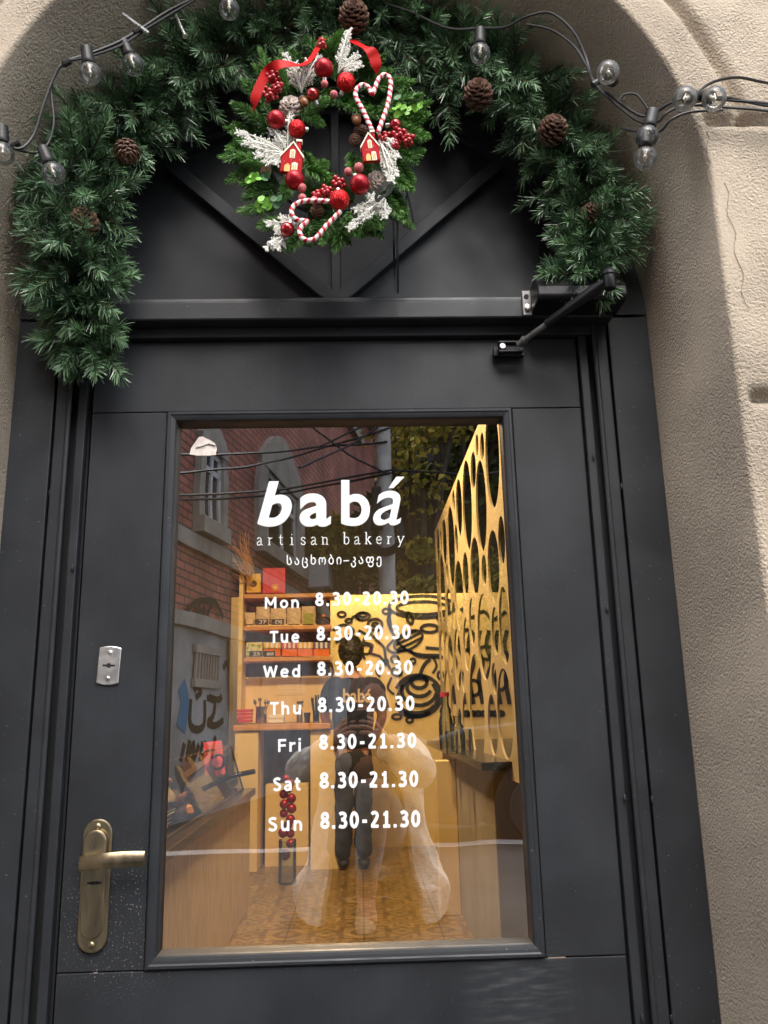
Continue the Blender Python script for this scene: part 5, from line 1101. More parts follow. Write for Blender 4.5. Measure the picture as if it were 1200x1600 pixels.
# the baker, back turned, behind the counter
YB_ = 5.0
bk = thing('person', 'person seen from behind in a dark t-shirt standing by the shelves', 'person', (-.07, YB_, FLZ))
ground = lambda u, v, y=YB_: at(u, v, y)
S = lambda u, v, dy=0.0: at(u, v, YB_) + Vector((0, dy, 0))
pel = S(553, 1188); ch = S(553, 1095); nk = S(551, 1055)
V = {'pel': (pel, .108), 'waist': (S(553, 1150), .098), 'ch': (ch, .102), 'sh': (S(552, 1068), .078), 'nk': (nk, .052), 'hd': (S(550, 1040), .05)}
E = [('pel','waist'),('waist','ch'),('ch','sh'),('sh','nk'),('nk','hd')]
for sg_, s, el_, wr_, hd in (('l', (520, 1072), (506, 1118), (520, 1152), (532, 1164)), ('r', (585, 1072), (598, 1118), (588, 1152), (578, 1166))):
    V |= {sg_+'s': (S(*s), .056), sg_+'e': (S(*el_, .03), .042), sg_+'w': (S(*wr_, .22), .03), sg_+'h': (S(*hd, .30), .036, .02)}
    E += [('sh', sg_+'s'), (sg_+'s', sg_+'e'), (sg_+'e', sg_+'w'), (sg_+'w', sg_+'h')]
for sg_, h, k_, f_ in (('l', 540, 538, 536), ('r', 567, 568, 569)):
    xh, xk, xf = S(h, 1205).x, S(k_, 1270).x, S(f_, 1340).x
    V |= {sg_+'hip': ((xh, YB_, pel.z-.06), .085), sg_+'kn': ((xk, YB_-.01, FLZ+.50), .058), sg_+'an': ((xf, YB_+.01, FLZ+.09), .042), sg_+'to': ((xf, YB_+.13, FLZ+.035), .036, .03)}
    E += [('pel', sg_+'hip'), (sg_+'hip', sg_+'kn'), (sg_+'kn', sg_+'an'), (sg_+'an', sg_+'to')]
skin_mesh('body', 'skin', bk, V, E)
b = MB(); hc = S(549, 1022); head_mesh(b, hc, .105, (.25, 1, -.15)); b.build('head', M['skin'], bk, smooth=True)
b = MB(); b.sphere(hc+Vector((.0, -.012, .028)), .118, 24, 16, (.86, .98, 1.0)); b.sphere(hc+Vector((.0, -.06, -.035)), .075, 18, 12, (1.05, .75, .9)); b.build('hair', M['hair'], bk, smooth=True); folds(bpy.data.objects['hair'], .022, .03)
def loft(b, rings, n=28, a0=0, a1=360):
    """stacked ovals (centre, rx, ry): a torso or garment that follows the body"""
    k0 = len(b.v); closed = a1-a0 >= 360; m = n if closed else n+1
    R_ = []
    for i in range(len(rings)-1):
        for q in range(3): t = q/3; t = t*t*(3-2*t)*.5+t*.5; A, C = rings[i], rings[i+1]; R_.append((Vector(A[0]).lerp(Vector(C[0]), q/3), A[1]+(C[1]-A[1])*t, A[2]+(C[2]-A[2])*t))
    R_.append((Vector(rings[-1][0]), rings[-1][1], rings[-1][2])); vs = []
    for c, rx, ry in R_:
        for k in range(m):
            a = R(a0+(a1-a0)*k/n); w_ = 1+.02*math.sin(a*5+c.z*19)+.015*math.sin(a*9-c.z*31); vs.append((c.x+rx*math.cos(a)*w_, c.y+ry*math.sin(a)*w_, c.z))
    fs = [(i*m+k, i*m+(k+1) % m, (i+1)*m+(k+1) % m, (i+1)*m+k) for i in range(len(R_)-1) for k in range(n)]
    if closed: fs += [tuple(range(m-1, -1, -1)), tuple(range((len(R_)-1)*m, len(R_)*m))]
    return b.add(vs, fs)
b = MB(); P_ = lambda v: S(552, v)
loft(b, [(P_(1170), .165, .122), (P_(1140), .150, .112), (P_(1105), .165, .118), (P_(1080), .178, .112), (P_(1066), .150, .09), (P_(1058), .075, .066)])
for s in 'lr':
    A, C = Vector(V[s+'s'][0]), Vector(V[s+'e'][0]); b.tube(spline([A.lerp(P_(1075), .45), A, A.lerp(C, .45), A.lerp(C, .82)], 4), [.07]*4+[.072]*4+[.068]*4+[.070], 14)
b.build('t_shirt', M['tee'], bk, smooth=True); folds(bpy.data.objects['t_shirt'], .028, .11)
T_ = {'top': (S(553, 1158), .118), 'pel': (Vector(V['pel'][0])-Vector((0,0,.01)), .122)}; EE = [('top', 'pel')]
for s in 'lr':
    T_ |= {s+'hip': (V[s+'hip'][0], .098), s+'kn': (V[s+'kn'][0], .075), s+'an': (Vector(V[s+'an'][0])+Vector((0,0,-.03)), .066)}; EE += [('pel', s+'hip'), (s+'hip', s+'kn'), (s+'kn', s+'an')]
folds(skin_mesh('trousers', 'trouser', bk, T_, EE), .04, .10, 1)
for s in 'lr':
    b = MB(); p = Vector(V[s+'an'][0]); b.sphere((p.x, p.y+.06, FLZ+.042), .06, 16, 10, (.75, 2.0, .68)); b.build('shoe', M['chalk'], bk, smooth=True)
b = MB(); b.add(*flat_text('babá', (536, 1076, 581, 1098), YB_-.128, .02, 0, 1.0)); b.build('shirt_lettering', M['kraft'], bk)
def add_hand(V, E, pre, root, w, f, n, s, curl=(.5, .7, .5), sc=1.0):
    """palm, four unequal fingers bent towards n and a thumb leaving the side s, all grown from the wrist of a skinned body"""
    f, n, s = Vector(f).normalized(), Vector(n).normalized(), Vector(s).normalized(); s = (s-f*s.dot(f)).normalized(); n = f.cross(s)*(1 if f.cross(s).dot(n) > 0 else -1); w = Vector(w)
    V[pre+'p'] = (w+f*.035*sc, .021*sc); E.append((root, pre+'p'))
    for j, (off, l) in enumerate(((.030, .070), (.010, .078), (-.010, .072), (-.029, .056))):
        p = w+f*(.088-.004*abs(j-1))*sc+s*off*sc; a = 0; prev = pre+'p'; V[f'{pre}k{j}'] = (p, .0105*sc); E.append((prev, f'{pre}k{j}')); prev = f'{pre}k{j}'
        for q, (fr_, cu) in enumerate(zip((.45, .32, .23), curl)):
            a += cu; p = p+(f*math.cos(a)+n*math.sin(a))*l*fr_*sc; V[f'{pre}f{j}{q}'] = (p, (.0092, .0085, .0072)[q]*sc); E.append((prev, f'{pre}f{j}{q}')); prev = f'{pre}f{j}{q}'
    p = w+f*.025*sc+s*.028*sc; V[pre+'t0'] = (p, .012*sc); E.append((pre+'p', pre+'t0')); p = p+(f*.6+s*.6+n*.4).normalized()*.035*sc; V[pre+'t1'] = (p, .0105*sc); E.append((pre+'t0', pre+'t1')); p = p+(f*.85+s*.1+n*.4).normalized()*.03*sc; V[pre+'t2'] = (p, .009*sc); E.append((pre+'t1', pre+'t2'))

# ------------------------------------------------------------------ the street that the pane mirrors
PZ, RZ = .50, .36                                         # pavement and road levels
M['paving'] = pm('paving', (.055, .053, .05), .85, var=.25, vscale=2.5, bump=.4, bscale=40, bdist=.004)
M['asphalt'] = pm('asphalt', (.055, .054, .052), .9, var=.25, vscale=3, bump=.5, bscale=160, bdist=.004)
M['kerbstone'] = pm('kerbstone', (.52, .50, .47), .8, var=.15, vscale=6)
struct(MB().box(-2.6, 2.2, -1.0, .07, .05, .2).build('entrance_landing', M['paving']))
for i, (ya, yb, z) in enumerate(((-1.30, -1.0, .35),)): struct(MB().box(-2.6, 2.2, ya, yb, .05, z).build('entrance_step', M['paving'], bevel=.006))
struct(MB().box(-12, 12, -3.85, -1.3, .05, PZ).build('pavement', M['paving']))
struct(MB().box(-12, 12, -4.0, -3.852, .05, PZ+.004).build('kerb', M['kerbstone'], bevel=.015))
b = MB(); b.add([(-90, -4.0, RZ), (90, -4.0, RZ), (90, -120, RZ), (-90, -120, RZ)], [(3,2,1,0)]); struct(b.build('road', M['asphalt']))
# photographer crouching on the pavement
M['coat'] = pm('cream_coat', (.66, .63, .57), .85, var=.1, vscale=12, bump=.9, bscale=14, bdist=.03, bdetail=3, sheen=.4)
M['lining'] = pm('dark_top', (.06, .055, .05), .8, var=.3, vscale=20)
M['legging'] = pm('grey_leggings', (.30, .325, .36), .8, var=.2, vscale=25, bump=.4, bscale=40, bdist=.006)
M['shoe'] = pm('beige_shoe', (.50, .40, .27), .7, var=.1, vscale=30)
M['brownhair'] = pm('brown_hair', (.10, .05, .03), .5, var=.4, vscale=60, bump=.8, bscale=120, bdist=.004, stretch=(1, 1, .3))
ph = thing('person', 'person crouching in a long cream coat holding up a phone, mirrored in the pane', 'person', (.03, -1.95, PZ))
lf, rf = mir(572, 1424, 3.42), mir(520, 1440, 3.65); lf.z = PZ+.045; rf.z = PZ+.045
kl, kr = mir(585, 1226, 3.18), mir(548, 1222, 3.25)
V = {'pel': (Vector((.03, -2.12, .80)), .115), 'waist': (Vector((.03, -2.06, .95)), .095), 'ch': (Vector((.035, -1.96, 1.08)), .10), 'sh': (Vector((.04, -1.90, 1.165)), .075), 'nk': (Vector((.05, -1.85, 1.235)), .05), 'hd': (Vector((.055, -1.82, 1.27)), .05)}
E = [('pel','waist'),('waist','ch'),('ch','sh'),('sh','nk'),('nk','hd')]
for s, sg_, elb in (('a', -1, mir(478, 1205, 3.25)), ('b', 1, mir(652, 1205, 3.25))):
    wq = Vector((-.012+sg_*.088, -1.565, 1.205))
    V |= {s+'s': (Vector((.04+sg_*.155, -1.90, 1.145)), .058), s+'e': (elb, .044), s+'w': (wq, .027)}
    E += [('sh', s+'s'), (s+'s', s+'e'), (s+'e', s+'w')]
    add_hand(V, E, s+'h', s+'w', wq, (-sg_*.42, .62, .55), (-sg_*1, -.15, 0), (0, -.5, 1), (.55, .65, .35), .95)
for s, sg_, kn, an in (('a', 1, kl, lf), ('b', -1, kr, rf)):
    V |= {s+'hip': (Vector((.03+sg_*.085, -2.06, .80)), .088), s+'kn': (kn, .058), s+'an': (an+Vector((0, -.02, .06)), .040), s+'to': (an+Vector((sg_*.02, .12, -.005)), .036, .028)}
    E += [('pel', s+'hip'), (s+'hip', s+'kn'), (s+'kn', s+'an'), (s+'an', s+'to')]
skin_mesh('body', 'skin', ph, V, E)
hc = Vector((.055, -1.79, 1.345)); b = MB(); head_mesh(b, hc, .105, (-.12, 1, .05)); b.build('head', M['skin'], ph, smooth=True)
b = MB(); b.sphere(hc+Vector((.0, -.03, .026)), .118, 24, 16, (.88, .98, 1.0)); b.sphere(hc+Vector((.015, -.06, -.06)), .088, 18, 12, (1.2, .7, 1.3)); b.build('hair', M['brownhair'], ph, smooth=True)
for s in (-1, 1):
    b = MB(); c = hc+Vector((-.012+s*.034, .083, .008)); b.sphere(c, .011, 10, 8); e = b.build('eye', M['white'], ph, smooth=True); b = MB(); b.sphere(c+Vector((-.001, .008, 0)), .0055, 8, 6); b.build('iris', M['hair'], e, smooth=True)
b = MB(); loft(b, [((.03, -2.10, .78), .15, .12), ((.03, -2.05, .95), .14, .11), ((.035, -1.96, 1.08), .155, .115), ((.04, -1.90, 1.165), .14, .09), ((.047, -1.86, 1.21), .065, .06)]); b.build('dark_top', M['lining'], ph, smooth=True)
b = MB(); loft(b, [((.035, -2.16, PZ+.012), .31, .33), ((.035, -2.13, PZ+.12), .31, .31), ((.033, -2.11, .72), .27, .24), ((.032, -2.07, .88), .225, .17), ((.033, -2.00, 1.02), .205, .145), ((.037, -1.93, 1.12), .20, .13), ((.042, -1.885, 1.19), .15, .10), ((.047, -1.86, 1.225), .085, .075)], 56, 128, 412)
for s in 'ab':
    A, C, D_ = Vector(V[s+'s'][0]), Vector(V[s+'e'][0]), Vector(V[s+'w'][0]); b.tube(spline([A.lerp(V['sh'][0], .4), A, A.lerp(C, .5), C, C.lerp(D_, .5), C.lerp(D_, .9)], 5), [.075]*5+[.072]*5+[.066]*5+[.068]*5+[.054]*5+[.042], 16)
ct_ = b.build('coat', M['coat'], ph, smooth=True)
m = ct_.modifiers.new('round', 'SUBSURF'); m.levels = m.render_levels = 2
tx = bpy.data.textures.new('padding', 'CLOUDS'); tx.noise_scale = .15; tx.noise_depth = 2
folds(ct_, .010, .05, 0); m = ct_.modifiers.new('padding', 'DISPLACE'); m.texture = tx; m.strength = .04; m.mid_level = .5; m.texture_coords = 'GLOBAL'; m = ct_.modifiers.new('thick', 'SOLIDIFY'); m.thickness = .025
T_ = {'pel': (Vector(V['pel'][0]), .13)}; EE = []
for s in 'ab': T_ |= {s+'hip': (V[s+'hip'][0], .098), s+'kn': (V[s+'kn'][0], .070), s+'an': (Vector(V[s+'kn'][0]).lerp(Vector(V[s+'an'][0]), .82), .048)}; EE += [('pel', s+'hip'), (s+'hip', s+'kn'), (s+'kn', s+'an')]
skin_mesh('leggings', 'legging', ph, T_, EE)
for an in (lf, rf):
    b = MB(); b.sphere((an.x, an.y+.05, PZ+.036), .05, 16, 10, (.85, 2.5, .78)); b.sphere((an.x, an.y-.02, PZ+.06), .045, 12, 8, (.9, 1.1, 1.0)); b.build('shoe', M['shoe'], ph, smooth=True)
pho = thing('phone', 'black phone held up in both hands by the crouching person, mirrored in the pane', 'phone', (0, -1.5, 1.3))
b = MB(); c = Vector((0, -DIST, EYE)) - CF*.0085 - CR*.014 - CU*.058; b.obox(c, CR, CF, CU, .036, .004, .074); b.build('phone_body', M['stonetop'], pho, bevel=.004)
b = MB(); c2 = Vector((0, -DIST, EYE)) - CF*.0040; b.lathe(c2+CR*-.026, CF, [(.007, -.001), (.007, .001)], 14); b.build('lens', M['chalk'], pho)
# parked car at the kerb
M['carpaint'] = pm('dark_car_paint', (.022, .024, .028), .25, spec=.6, coat=1, var=.1, vscale=3)
M['carglass'] = pm('car_glass', (.02, .022, .024), .05, spec=.7)
M['chrome'] = pm('chrome', (.7, .7, .7), .12, metal=1)
M['tyre'] = pm('tyre', (.02, .02, .02), .85)
M['rim'] = pm('wheel_rim', (.04, .04, .042), .5)
M['lamp'] = pm('headlamp', (.6, .62, .64), .08, metal=.4, coat=1)
car = thing('parked_car', 'dark parked car with a chrome sill seen mirrored low in the pane', 'car', (2.3, -4.95, RZ)); cx0, cy0 = .34, -5.85
def cprof(pts, y0, y1, taper=0): b = MB(); b.prism([(cx0+x, RZ+z) for x, z in pts], cy0+y0, cy0+y1); return b
low = [(0, .30), (.02, .62), (.10, .76), (.35, .84), (1.30, .93), (2.9, .95), (4.1, .97), (4.35, .90), (4.42, .6), (4.40, .3), (4.0, .22), (3.75, .22)] + [(3.40+.36*math.cos(a), .30+.36*math.sin(a)) for a in [math.pi*i/12 for i in range(13)]] + [(2.9, .20), (1.2, .20)] + [(.82+.36*math.cos(a), .30+.36*math.sin(a)) for a in [math.pi*i/12 for i in range(13)]] + [(.42, .22), (.1, .24)]
cprof(low, .0, 1.76).build('body', M['carpaint'], car, bevel=.04, bseg=3)
b = MB(); g0 = [(1.25, .93), (1.95, 1.40), (2.5, 1.47), (3.3, 1.44), (4.15, .96)]; n = len(g0)
vs = [(cx0+x, cy0+(.04 if z < 1 else .18), RZ+z) for x, z in g0] + [(cx0+x, cy0+1.76-(.04 if z < 1 else .18), RZ+z) for x, z in g0]
b.add(vs, [tuple(range(n)), tuple(range(2*n-1, n-1, -1))] + [(i, i+n, (i+1) % n+n, (i+1) % n) for i in range(n)]); b.build('cabin_glass', M['carglass'], car, bevel=.03)
b = MB(); b.add([(cx0+1.9, cy0+.17, RZ+1.405), (cx0+3.35, cy0+.17, RZ+1.43), (cx0+3.35, cy0+1.59, RZ+1.43), (cx0+1.9, cy0+1.59, RZ+1.405), (cx0+2.0, cy0+.3, RZ+1.48), (cx0+3.2, cy0+.3, RZ+1.48), (cx0+3.2, cy0+1.46, RZ+1.48), (cx0+2.0, cy0+1.46, RZ+1.48)], [(0,3,2,1),(4,5,6,7),(0,1,5,4),(1,2,6,5),(2,3,7,6),(3,0,4,7)]); b.build('roof', M['carpaint'], car, bevel=.03)
for y in (-.012, 1.757):
    b = MB(); b.box(cx0+1.25, cx0+2.95, cy0+y, cy0+y+.015, RZ+.235, RZ+.27); b.build('sill_trim', M['chrome'], car)
    for x0, x1, z in ((1.35, 2.35, .905), (2.4, 3.4, .905)): b = MB(); b.box(cx0+x0, cx0+x1, cy0+y, cy0+y+.015, RZ+z, RZ+z+.02); b.build('window_trim', M['chrome'], car)
    for x0 in (2.08, 3.02): b = MB(); b.box(cx0+x0, cx0+x0+.2, cy0+y-.02, cy0+y+.03, RZ+.76, RZ+.79); b.build('door_handle', M['chrome'], car, bevel=.006)
    for x in (.82, 3.40):
        b = MB(); yy = cy0+(.10 if y < 0 else 1.66); b.lathe((cx0+x, yy-.11, RZ+.315), (0, 1, 0), [(.2, 0), (.31, .01), (.315, .04), (.315, .18), (.31, .21), (.2, .22)], 32); wl = b.build('wheel', M['tyre'], car, smooth=True, sharp=40)
        b = MB(); ys = yy+(-.115 if y < 0 else .115)
        for k in range(5): a = 6.283*k/5; b.obox(Vector((cx0+x+.1*math.cos(a), ys, RZ+.315+.1*math.sin(a))), Vector((math.cos(a), 0, math.sin(a))), Vector((0,1,0)), Vector((-math.sin(a), 0, math.cos(a))), .1, .006, .028)
        b.lathe((cx0+x, ys-.008, RZ+.315), (0, 1, 0), [(.2, 0), (.21, .008), (.2, .016)], 24); b.build('rim', M['rim'], wl)
for y in (.06, 1.40): b = MB(); b.sphere((cx0+.06, cy0+y+.15, RZ+.62), .10, 16, 10, (.5, 1.3, .5)); b.build('headlight', M['lamp'], car, smooth=True)
# brick house running away from the pane
P0 = Vector((-1.72, 2*GLASS_Y-6.5, 0)); WD = Vector((math.sin(R(10)), -math.cos(R(10)), 0)); WN = Vector((WD.y*-1, WD.x, 0))
if WN.x < 0: WN = -WN
def wall_tz(u, v):
    a, bb = ray(u, v); t = (-1.72-8*a)/(.98481*a-.17365); s = 8+.98481*t
    return t, EYE+bb*s
def wpt(t, z, off=0): p = P0+WD*t+WN*off; return Vector((p.x, p.y, z))
def wprism(b, tz, o0, o1, m=0):
    n = len(tz); vs = [wpt(t, z, o1) for t, z in tz] + [wpt(t, z, o0) for t, z in tz]
    return b.add(vs, [tuple(range(n)), tuple(range(2*n-1, n-1, -1))] + [(i, i+n, (i+1) % n+n, (i+1) % n) for i in range(n)], m=m)
M['brick'] = brick_mat()
M['stone'] = pm('window_stone', (.38, .35, .31), .85, var=.2, vscale=3)
M['render_wall'] = pm('grey_render', (.40, .41, .42), .9, var=.3, vscale=1.2, speck=[((.12, .12, .12), 1.6, .66)])
M['pvc'] = pm('white_window_frame', (.75, .76, .78), .4)
M['pane_dark'] = pm('window_pane_dark', (.03, .035, .04), .08, spec=.6)
bh = thing('brick_house', 'red brick house with a graffitied grey base, mirrored in the pane', 'building', wpt(0, RZ))
TZ0 = 2.15
def uvwall(name, t0, t1, z0, z1, off, mat, depth=3.0):
    vs = [wpt(t0, z0, off), wpt(t1, z0, off), wpt(t1, z1, off), wpt(t0, z1, off), wpt(t0, z0, -depth), wpt(t1, z0, -depth), wpt(t1, z1, -depth), wpt(t0, z1, -depth)]
    b = MB(); b.add(vs, [(0,1,2,3), (1,5,6,2), (5,4,7,6), (4,0,3,7), (3,2,6,7), (1,0,4,5)]); o = b.build(name, mat, bh)
    ul = o.data.uv_layers.new(name='UVMap'); cs = [(t0, z0), (t1, z0), (t1, z1), (t0, z1)]
    for pl in o.data.polygons:
        for li in pl.loop_indices:
            vi = o.data.loops[li].vertex_index; ul.data[li].uv = (cs[vi % 4][0]+(depth if (vi > 3) and pl.index in (1,) else 0), cs[vi % 4][1])
    return o
uvwall('brick_wall', -3.4, 14.5, TZ0, 8.2, 0, M['brick'])
uvwall('rendered_base', -3.4, 14.5, RZ-.1, TZ0-.002, .04, M['render_wall'])
b = MB(); wprism(b, [(-3.4, TZ0), (14.5, TZ0), (14.5, TZ0+.14), (-3.4, TZ0+.14)], -.02, .10); b.build('base_ledge', M['stone'], bh)
b = MB(); wprism(b, [(-3.4, 2.95), (14.5, 2.95), (14.5, 3.1), (-3.4, 3.1)], -.02, .05); b.build('string_course', M['stone'], bh)
def win(u0, v0, u1, v1, arch=.25):
    t0, _ = wall_tz(u0, (v0+v1)/2); t1, _ = wall_tz(u1, (v0+v1)/2); um = (u0+u1)/2; _, z1 = wall_tz(um, v0); _, z0 = wall_tz(um, v1); w_ = t1-t0
    b = MB(); fr_ = .17*w_; arcp = [(t0+w_*i/10, z1+arch*w_*math.sin(math.pi*i/10)) for i in range(11)]
    wprism(b, [(t0, z0), (t1, z0), (t1, z0+.18), (t0, z0+.18)], -.05, .12); wprism(b, [(t0, z0+.18), (t0+fr_, z0+.18), (t0+fr_, z1), (t0, z1)], -.05, .07); wprism(b, [(t1-fr_, z0+.18), (t1, z0+.18), (t1, z1), (t1-fr_, z1)], -.05, .07); wprism(b, [(t0, z1-.1), (t1, z1-.1)]+arcp[::-1], -.05, .08)
    o = b.build('window', M['stone'], bh)
    b = MB(); a0, a1, c0, c1 = t0+fr_, t1-fr_, z0+.18, z1-.1
    wprism(b, [(a0, c0), (a1, c0), (a1, c1), (a0, c1)], -.05, .012); b.build('pane', M['pane_dark'], o)
    b = MB(); f = .06
    for r_ in ((a0, c0, a0+f, c1), (a1-f, c0, a1, c1), ((a0+a1)/2-f/2, c0, (a0+a1)/2+f/2, c1), (a0, c0, a1, c0+f), (a0, c1-f, a1, c1), (a0, c0+(c1-c0)*.68, a1, c0+(c1-c0)*.68+f)): wprism(b, [(r_[0], r_[1]), (r_[2], r_[1]), (r_[2], r_[3]), (r_[0], r_[3])], -.02, .035)
    b.build('sash', M['pvc'], o)
win(303, 690, 347, 845); win(397, 745, 470, 885); win(520, 560, 560, 660)
b = MB(); t0, z1 = wall_tz(298, 1012); t1, z0 = wall_tz(334, 1070); wprism(b, [(t0, z0), (t1, z0), (t1, z1), (t0, z1)], 0, .055); o = b.build('window', M['pane_dark'], bh)
b = MB()
for i in range(9): x = t0+(t1-t0)*i/8; wprism(b, [(x-.02, z0), (x+.02, z0), (x+.02, z1), (x-.02, z1)], .055, .075)
for z in (z0, z1): wprism(b, [(t0-.05, z-.04), (t1+.05, z-.04), (t1+.05, z+.04), (t0-.05, z+.04)], .05, .085)
b.build('grille', M['stone'], o)
b = MB()                                                  # spray-painted strokes on the base
def spray(pts, wd=.07): b.ribbon([wpt(*wall_tz(u, v), .046) for u, v in spline2(pts)], tuple(WN), wd, .002)
def spline2(pts): return [(p.x, p.y) for p in spline([(u, v, 0) for u, v in pts], 5)]
for st_ in ([(292,1095),(290,1130),(300,1140),(312,1132),(314,1096)], [(298,1080),(302,1072),(308,1082),(300,1092)], [(318,1092),(330,1098),(326,1120),(318,1130),(330,1134),(342,1126)], [(322,1090),(336,1094),(342,1088)], [(282,1160),(276,1190)], [(290,1155),(286,1185),(296,1160),(294,1190),(304,1162)], [(310,1158),(306,1184),(318,1172),(312,1160)], [(330,1150),(324,1185)], [(345,1045),(350,1036),(354,1046),(360,1036),(362,1048),(372,1042)], [(283,960),(300,940),(330,940),(345,965)], [(305,945),(300,975),(312,950),(310,978)], [(325,945),(318,965),(330,982)]): spray(st_)
b.build('graffiti', M['ink'], bh)
b = MB()
for st_ in ([(277,1070),(282,1100),(276,1140)],): b.ribbon([wpt(*wall_tz(u, v), .045) for u, v in spline2(st_)], tuple(WN), .22, .002)
b.build('graffiti', pm('blue_spray', (.05, .22, .40), .8), bh)
b = MB(); p, q = wall_tz(352, 1000), wall_tz(352, 1110); b.tube([wpt(p[0], p[1], .1), wpt(q[0], q[1], .1)], .05, 8); b.build('downpipe', M['stone'], bh, smooth=True)
b = MB(); wprism(b, [(-3.6, 8.2), (14.7, 8.2), (14.7, 8.45), (-3.6, 8.45)], -3.2, .25); b.build('cornice', M['stone'], bh)
p, q = wall_tz(479, 920), wall_tz(498, 888); g = thing('air_conditioner', 'white air conditioner box on the brick house beside the vine, mirrored in the pane', 'air conditioner', wpt(p[0], p[1], .2)); b = MB(); wprism(b, [(p[0], p[1]), (q[0], p[1]), (q[0], q[1]), (p[0], q[1])], .02, .35); b.build('casing', M['pvc'], g, bevel=.02)
b = MB(); c = wpt((p[0]+q[0])/2, (p[1]+q[1])/2, .352); b.lathe(c, WN, [(.16, 0), (.16, .01)], 20); b.build('fan_grille', M['stone'], g)
# utility pole and cables
pp = mir(608, 1000, 9.4); pole = thing('utility_pole', 'grey concrete utility pole with cables mirrored behind the lettering', 'utility pole', (pp.x, pp.y, RZ)); b = MB(); b.tube([(pp.x, pp.y, RZ), (pp.x-.03, pp.y, 9.5)], [.105, .075], 14); b.build('shaft', pm('pole_concrete', (.50, .49, .47), .85, var=.2, vscale=4), pole, smooth=True, sharp=60)
b = MB(); c = mir(600, 830, 9.2)
for k in range(5): b.tube([c+Vector(((.17+.015*k)*math.cos(6.283*i/20), .1-.03*k, (.22+.015*k)*math.sin(6.283*i/20))) for i in range(21)], .012, 5, False)
b.build('cable_coil', M['cable'], pole, smooth=True)
b = MB(); c = mir(588, 790, 9.3); b.box(c.x-.06, c.x+.06, c.y-.06, c.y+.06, c.z-.28, c.z+.22); b.build('junction_box', M['chalk'], pole, bevel=.02)
oc = thing('overhead_cables', 'thin dark overhead cables crossing in front of the brick house', 'cables', (0, -6, 5)); b = MB()
for pts in ([(250,775,7),(430,765,9),(612,735,9.3)], [(250,782,7),(430,772,9),(612,740,9.3)], [(250,712,7),(420,708,9),(606,690,9.3)], [(480,660,9),(545,712,9.2),(608,742,9.3)], [(500,700,9),(560,670,9.3),(600,655,9.35)], [(612,735,9.3),(720,742,9.3),(830,735,10)], [(470,730,8.4),(540,700,9),(600,660,9.4)], [(250,740,7),(440,720,9),(610,668,9.3)]):
    b.tube(spline([mir(*p) for p in pts], 6), .013, 5)
b.build('cable', M['cable'], oc, smooth=True)
# trees
def leafmass(b, c, r, n, sz, tone):
    for i in range(n):
        d = Vector((random.gauss(0,1), random.gauss(0,1), random.gauss(0,1))).normalized(); p = Vector(c) + Vector((d.x*r[0], d.y*r[1], d.z*r[2]))*random.random()**.4
        a = Vector((random.gauss(0,1), random.gauss(0,1), random.gauss(0,1))).normalized()*sz*random.uniform(.6, 1.3); e = a.orthogonal().normalized()*a.length*.55
        b.add([p-a, p-e, p+a, p+e], [(0,1,2,3)], min(1, max(0, random.gauss(*tone))))
M['leaf_dark'] = pm('dark_leaf', (.03,.05,.02), .6, tone=((.02, .035, .012), (.11, .15, .04)))
M['leaf_autumn'] = pm('autumn_leaf', (.2,.2,.04), .6, tone=((.09, .13, .025), (.70, .56, .10)))
M['bark'] = pm('bark', (.07, .055, .04), .9, var=.3, vscale=12, bump=.6, bscale=30, bdist=.01)
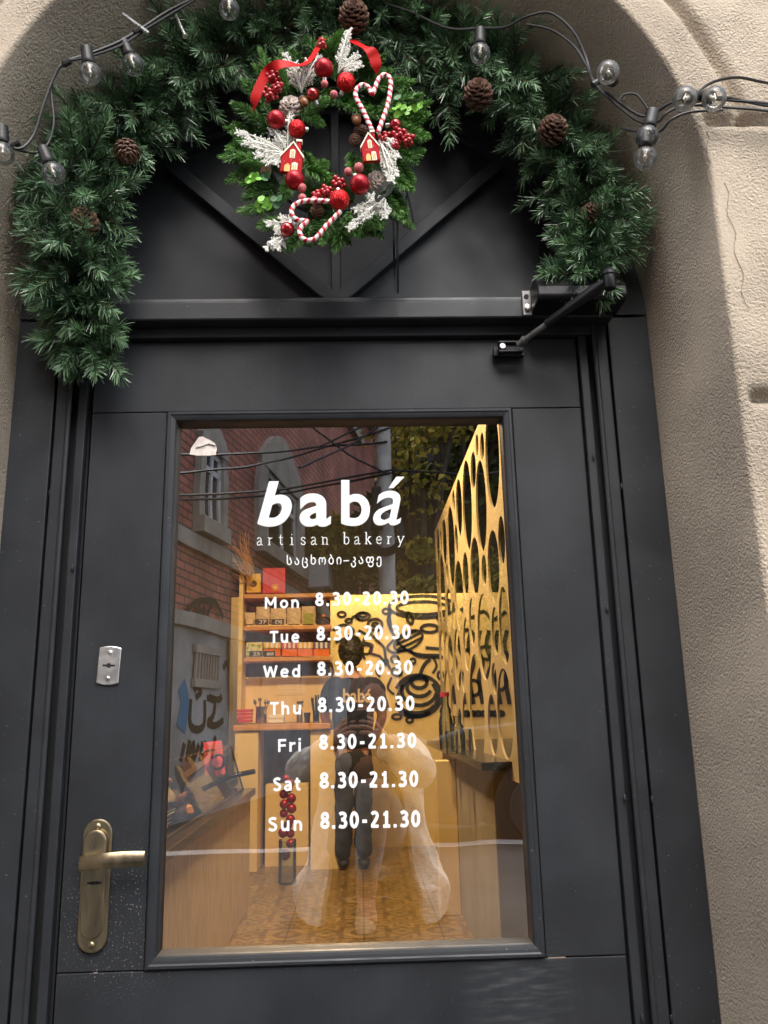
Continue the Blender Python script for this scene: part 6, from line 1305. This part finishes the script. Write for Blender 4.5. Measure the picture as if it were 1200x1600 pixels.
def tree(lb, base, trunk_h, r, blobs, mat, sz, nper, tone, grp='trees across the street'):
    g = thing('tree', lb, 'tree', base, grp); bx, by, bz = base; rnd = random; tb = MB(); tb.tube(spline([(bx, by, bz), (bx+.1, by, bz+trunk_h*.5), (bx, by, bz+trunk_h)], 5), [.18-.01*i for i in range(11)], 10); fb = MB()
    for (dx, dy, dz, rr) in blobs:
        tb.tube(spline([(bx, by, bz+trunk_h*.75), (bx+dx*.5, by+dy*.5, bz+trunk_h*.8+(dz-trunk_h*.8)*.6), (bx+dx, by+dy, bz+dz)], 4), [.08-.012*i/2 for i in range(9)], 6)
        leafmass(fb, (bx+dx, by+dy, bz+dz), (rr, rr, rr*.8), nper, sz, tone)
    tb.build('trunk', M['bark'], g, smooth=True); fb.build('crown', M[mat], g)
q = mir(700, 1000, 11.5); rn = random.Random(4)
tree('tall dark evergreen tree mirrored at the upper right of the pane', (q.x+.3, q.y, RZ), 3.2, 2, [(rn.uniform(-.9, 2.2), rn.uniform(-1, .6), rn.uniform(2.2, 7.2), rn.uniform(.7, 1.1)) for i in range(20)], 'leaf_dark', .085, 620, (.35, .3))
q = mir(665, 1000, 10.2)
tree('slim tree with sparse yellow leaves mirrored right of the utility pole', (q.x, q.y, RZ), 2.6, 2, [(rn.uniform(-.35, .5), rn.uniform(-.5, .3), rn.uniform(2.0, 4.6), rn.uniform(.22, .5)) for i in range(15)], 'leaf_autumn', .055, 150, (.5, .3))
q = mir(650, 1000, 11.0)
tree('low bushy yellow tree mirrored below the lettering at the right', (q.x+.35, q.y+.5, RZ), 1.2, 1, [(rn.uniform(-.3, .5), rn.uniform(-.3, .3), rn.uniform(1.7, 2.7), rn.uniform(.3, .5)) for i in range(8)], 'leaf_autumn', .05, 260, (.4, .25))
q = mir(540, 980, 13.5)
tree('bushy green and yellow tree mirrored left of the utility pole', (q.x+.1, q.y, RZ), 2.0, 1.5, [(rn.uniform(-.75, .55), rn.uniform(-.6, .5), rn.uniform(1.9, 4.0), rn.uniform(.4, .7)) for i in range(14)], 'leaf_autumn', .07, 420, (.28, .25))
bs = thing('sky_blocker', 'added dark block behind the trees across the street that hides the sky', 'building', (5, -22, RZ)); MB().box(-1.5, 12, -26, -21.6, RZ-.05, 11.0).build('wall', pm('blocker_dark', (.05, .045, .04), .9, var=.3, vscale=.8), bs)  # added backdrop that keeps bright sky out of the mirrored street
b = MB(); b.prism([(-1.8, 11.0), (12.3, 11.0), (5.2, 13.2)], -26.3, -21.3); b.build('roof', M['stone'], bs)  # top of the added sky-blocking backdrop
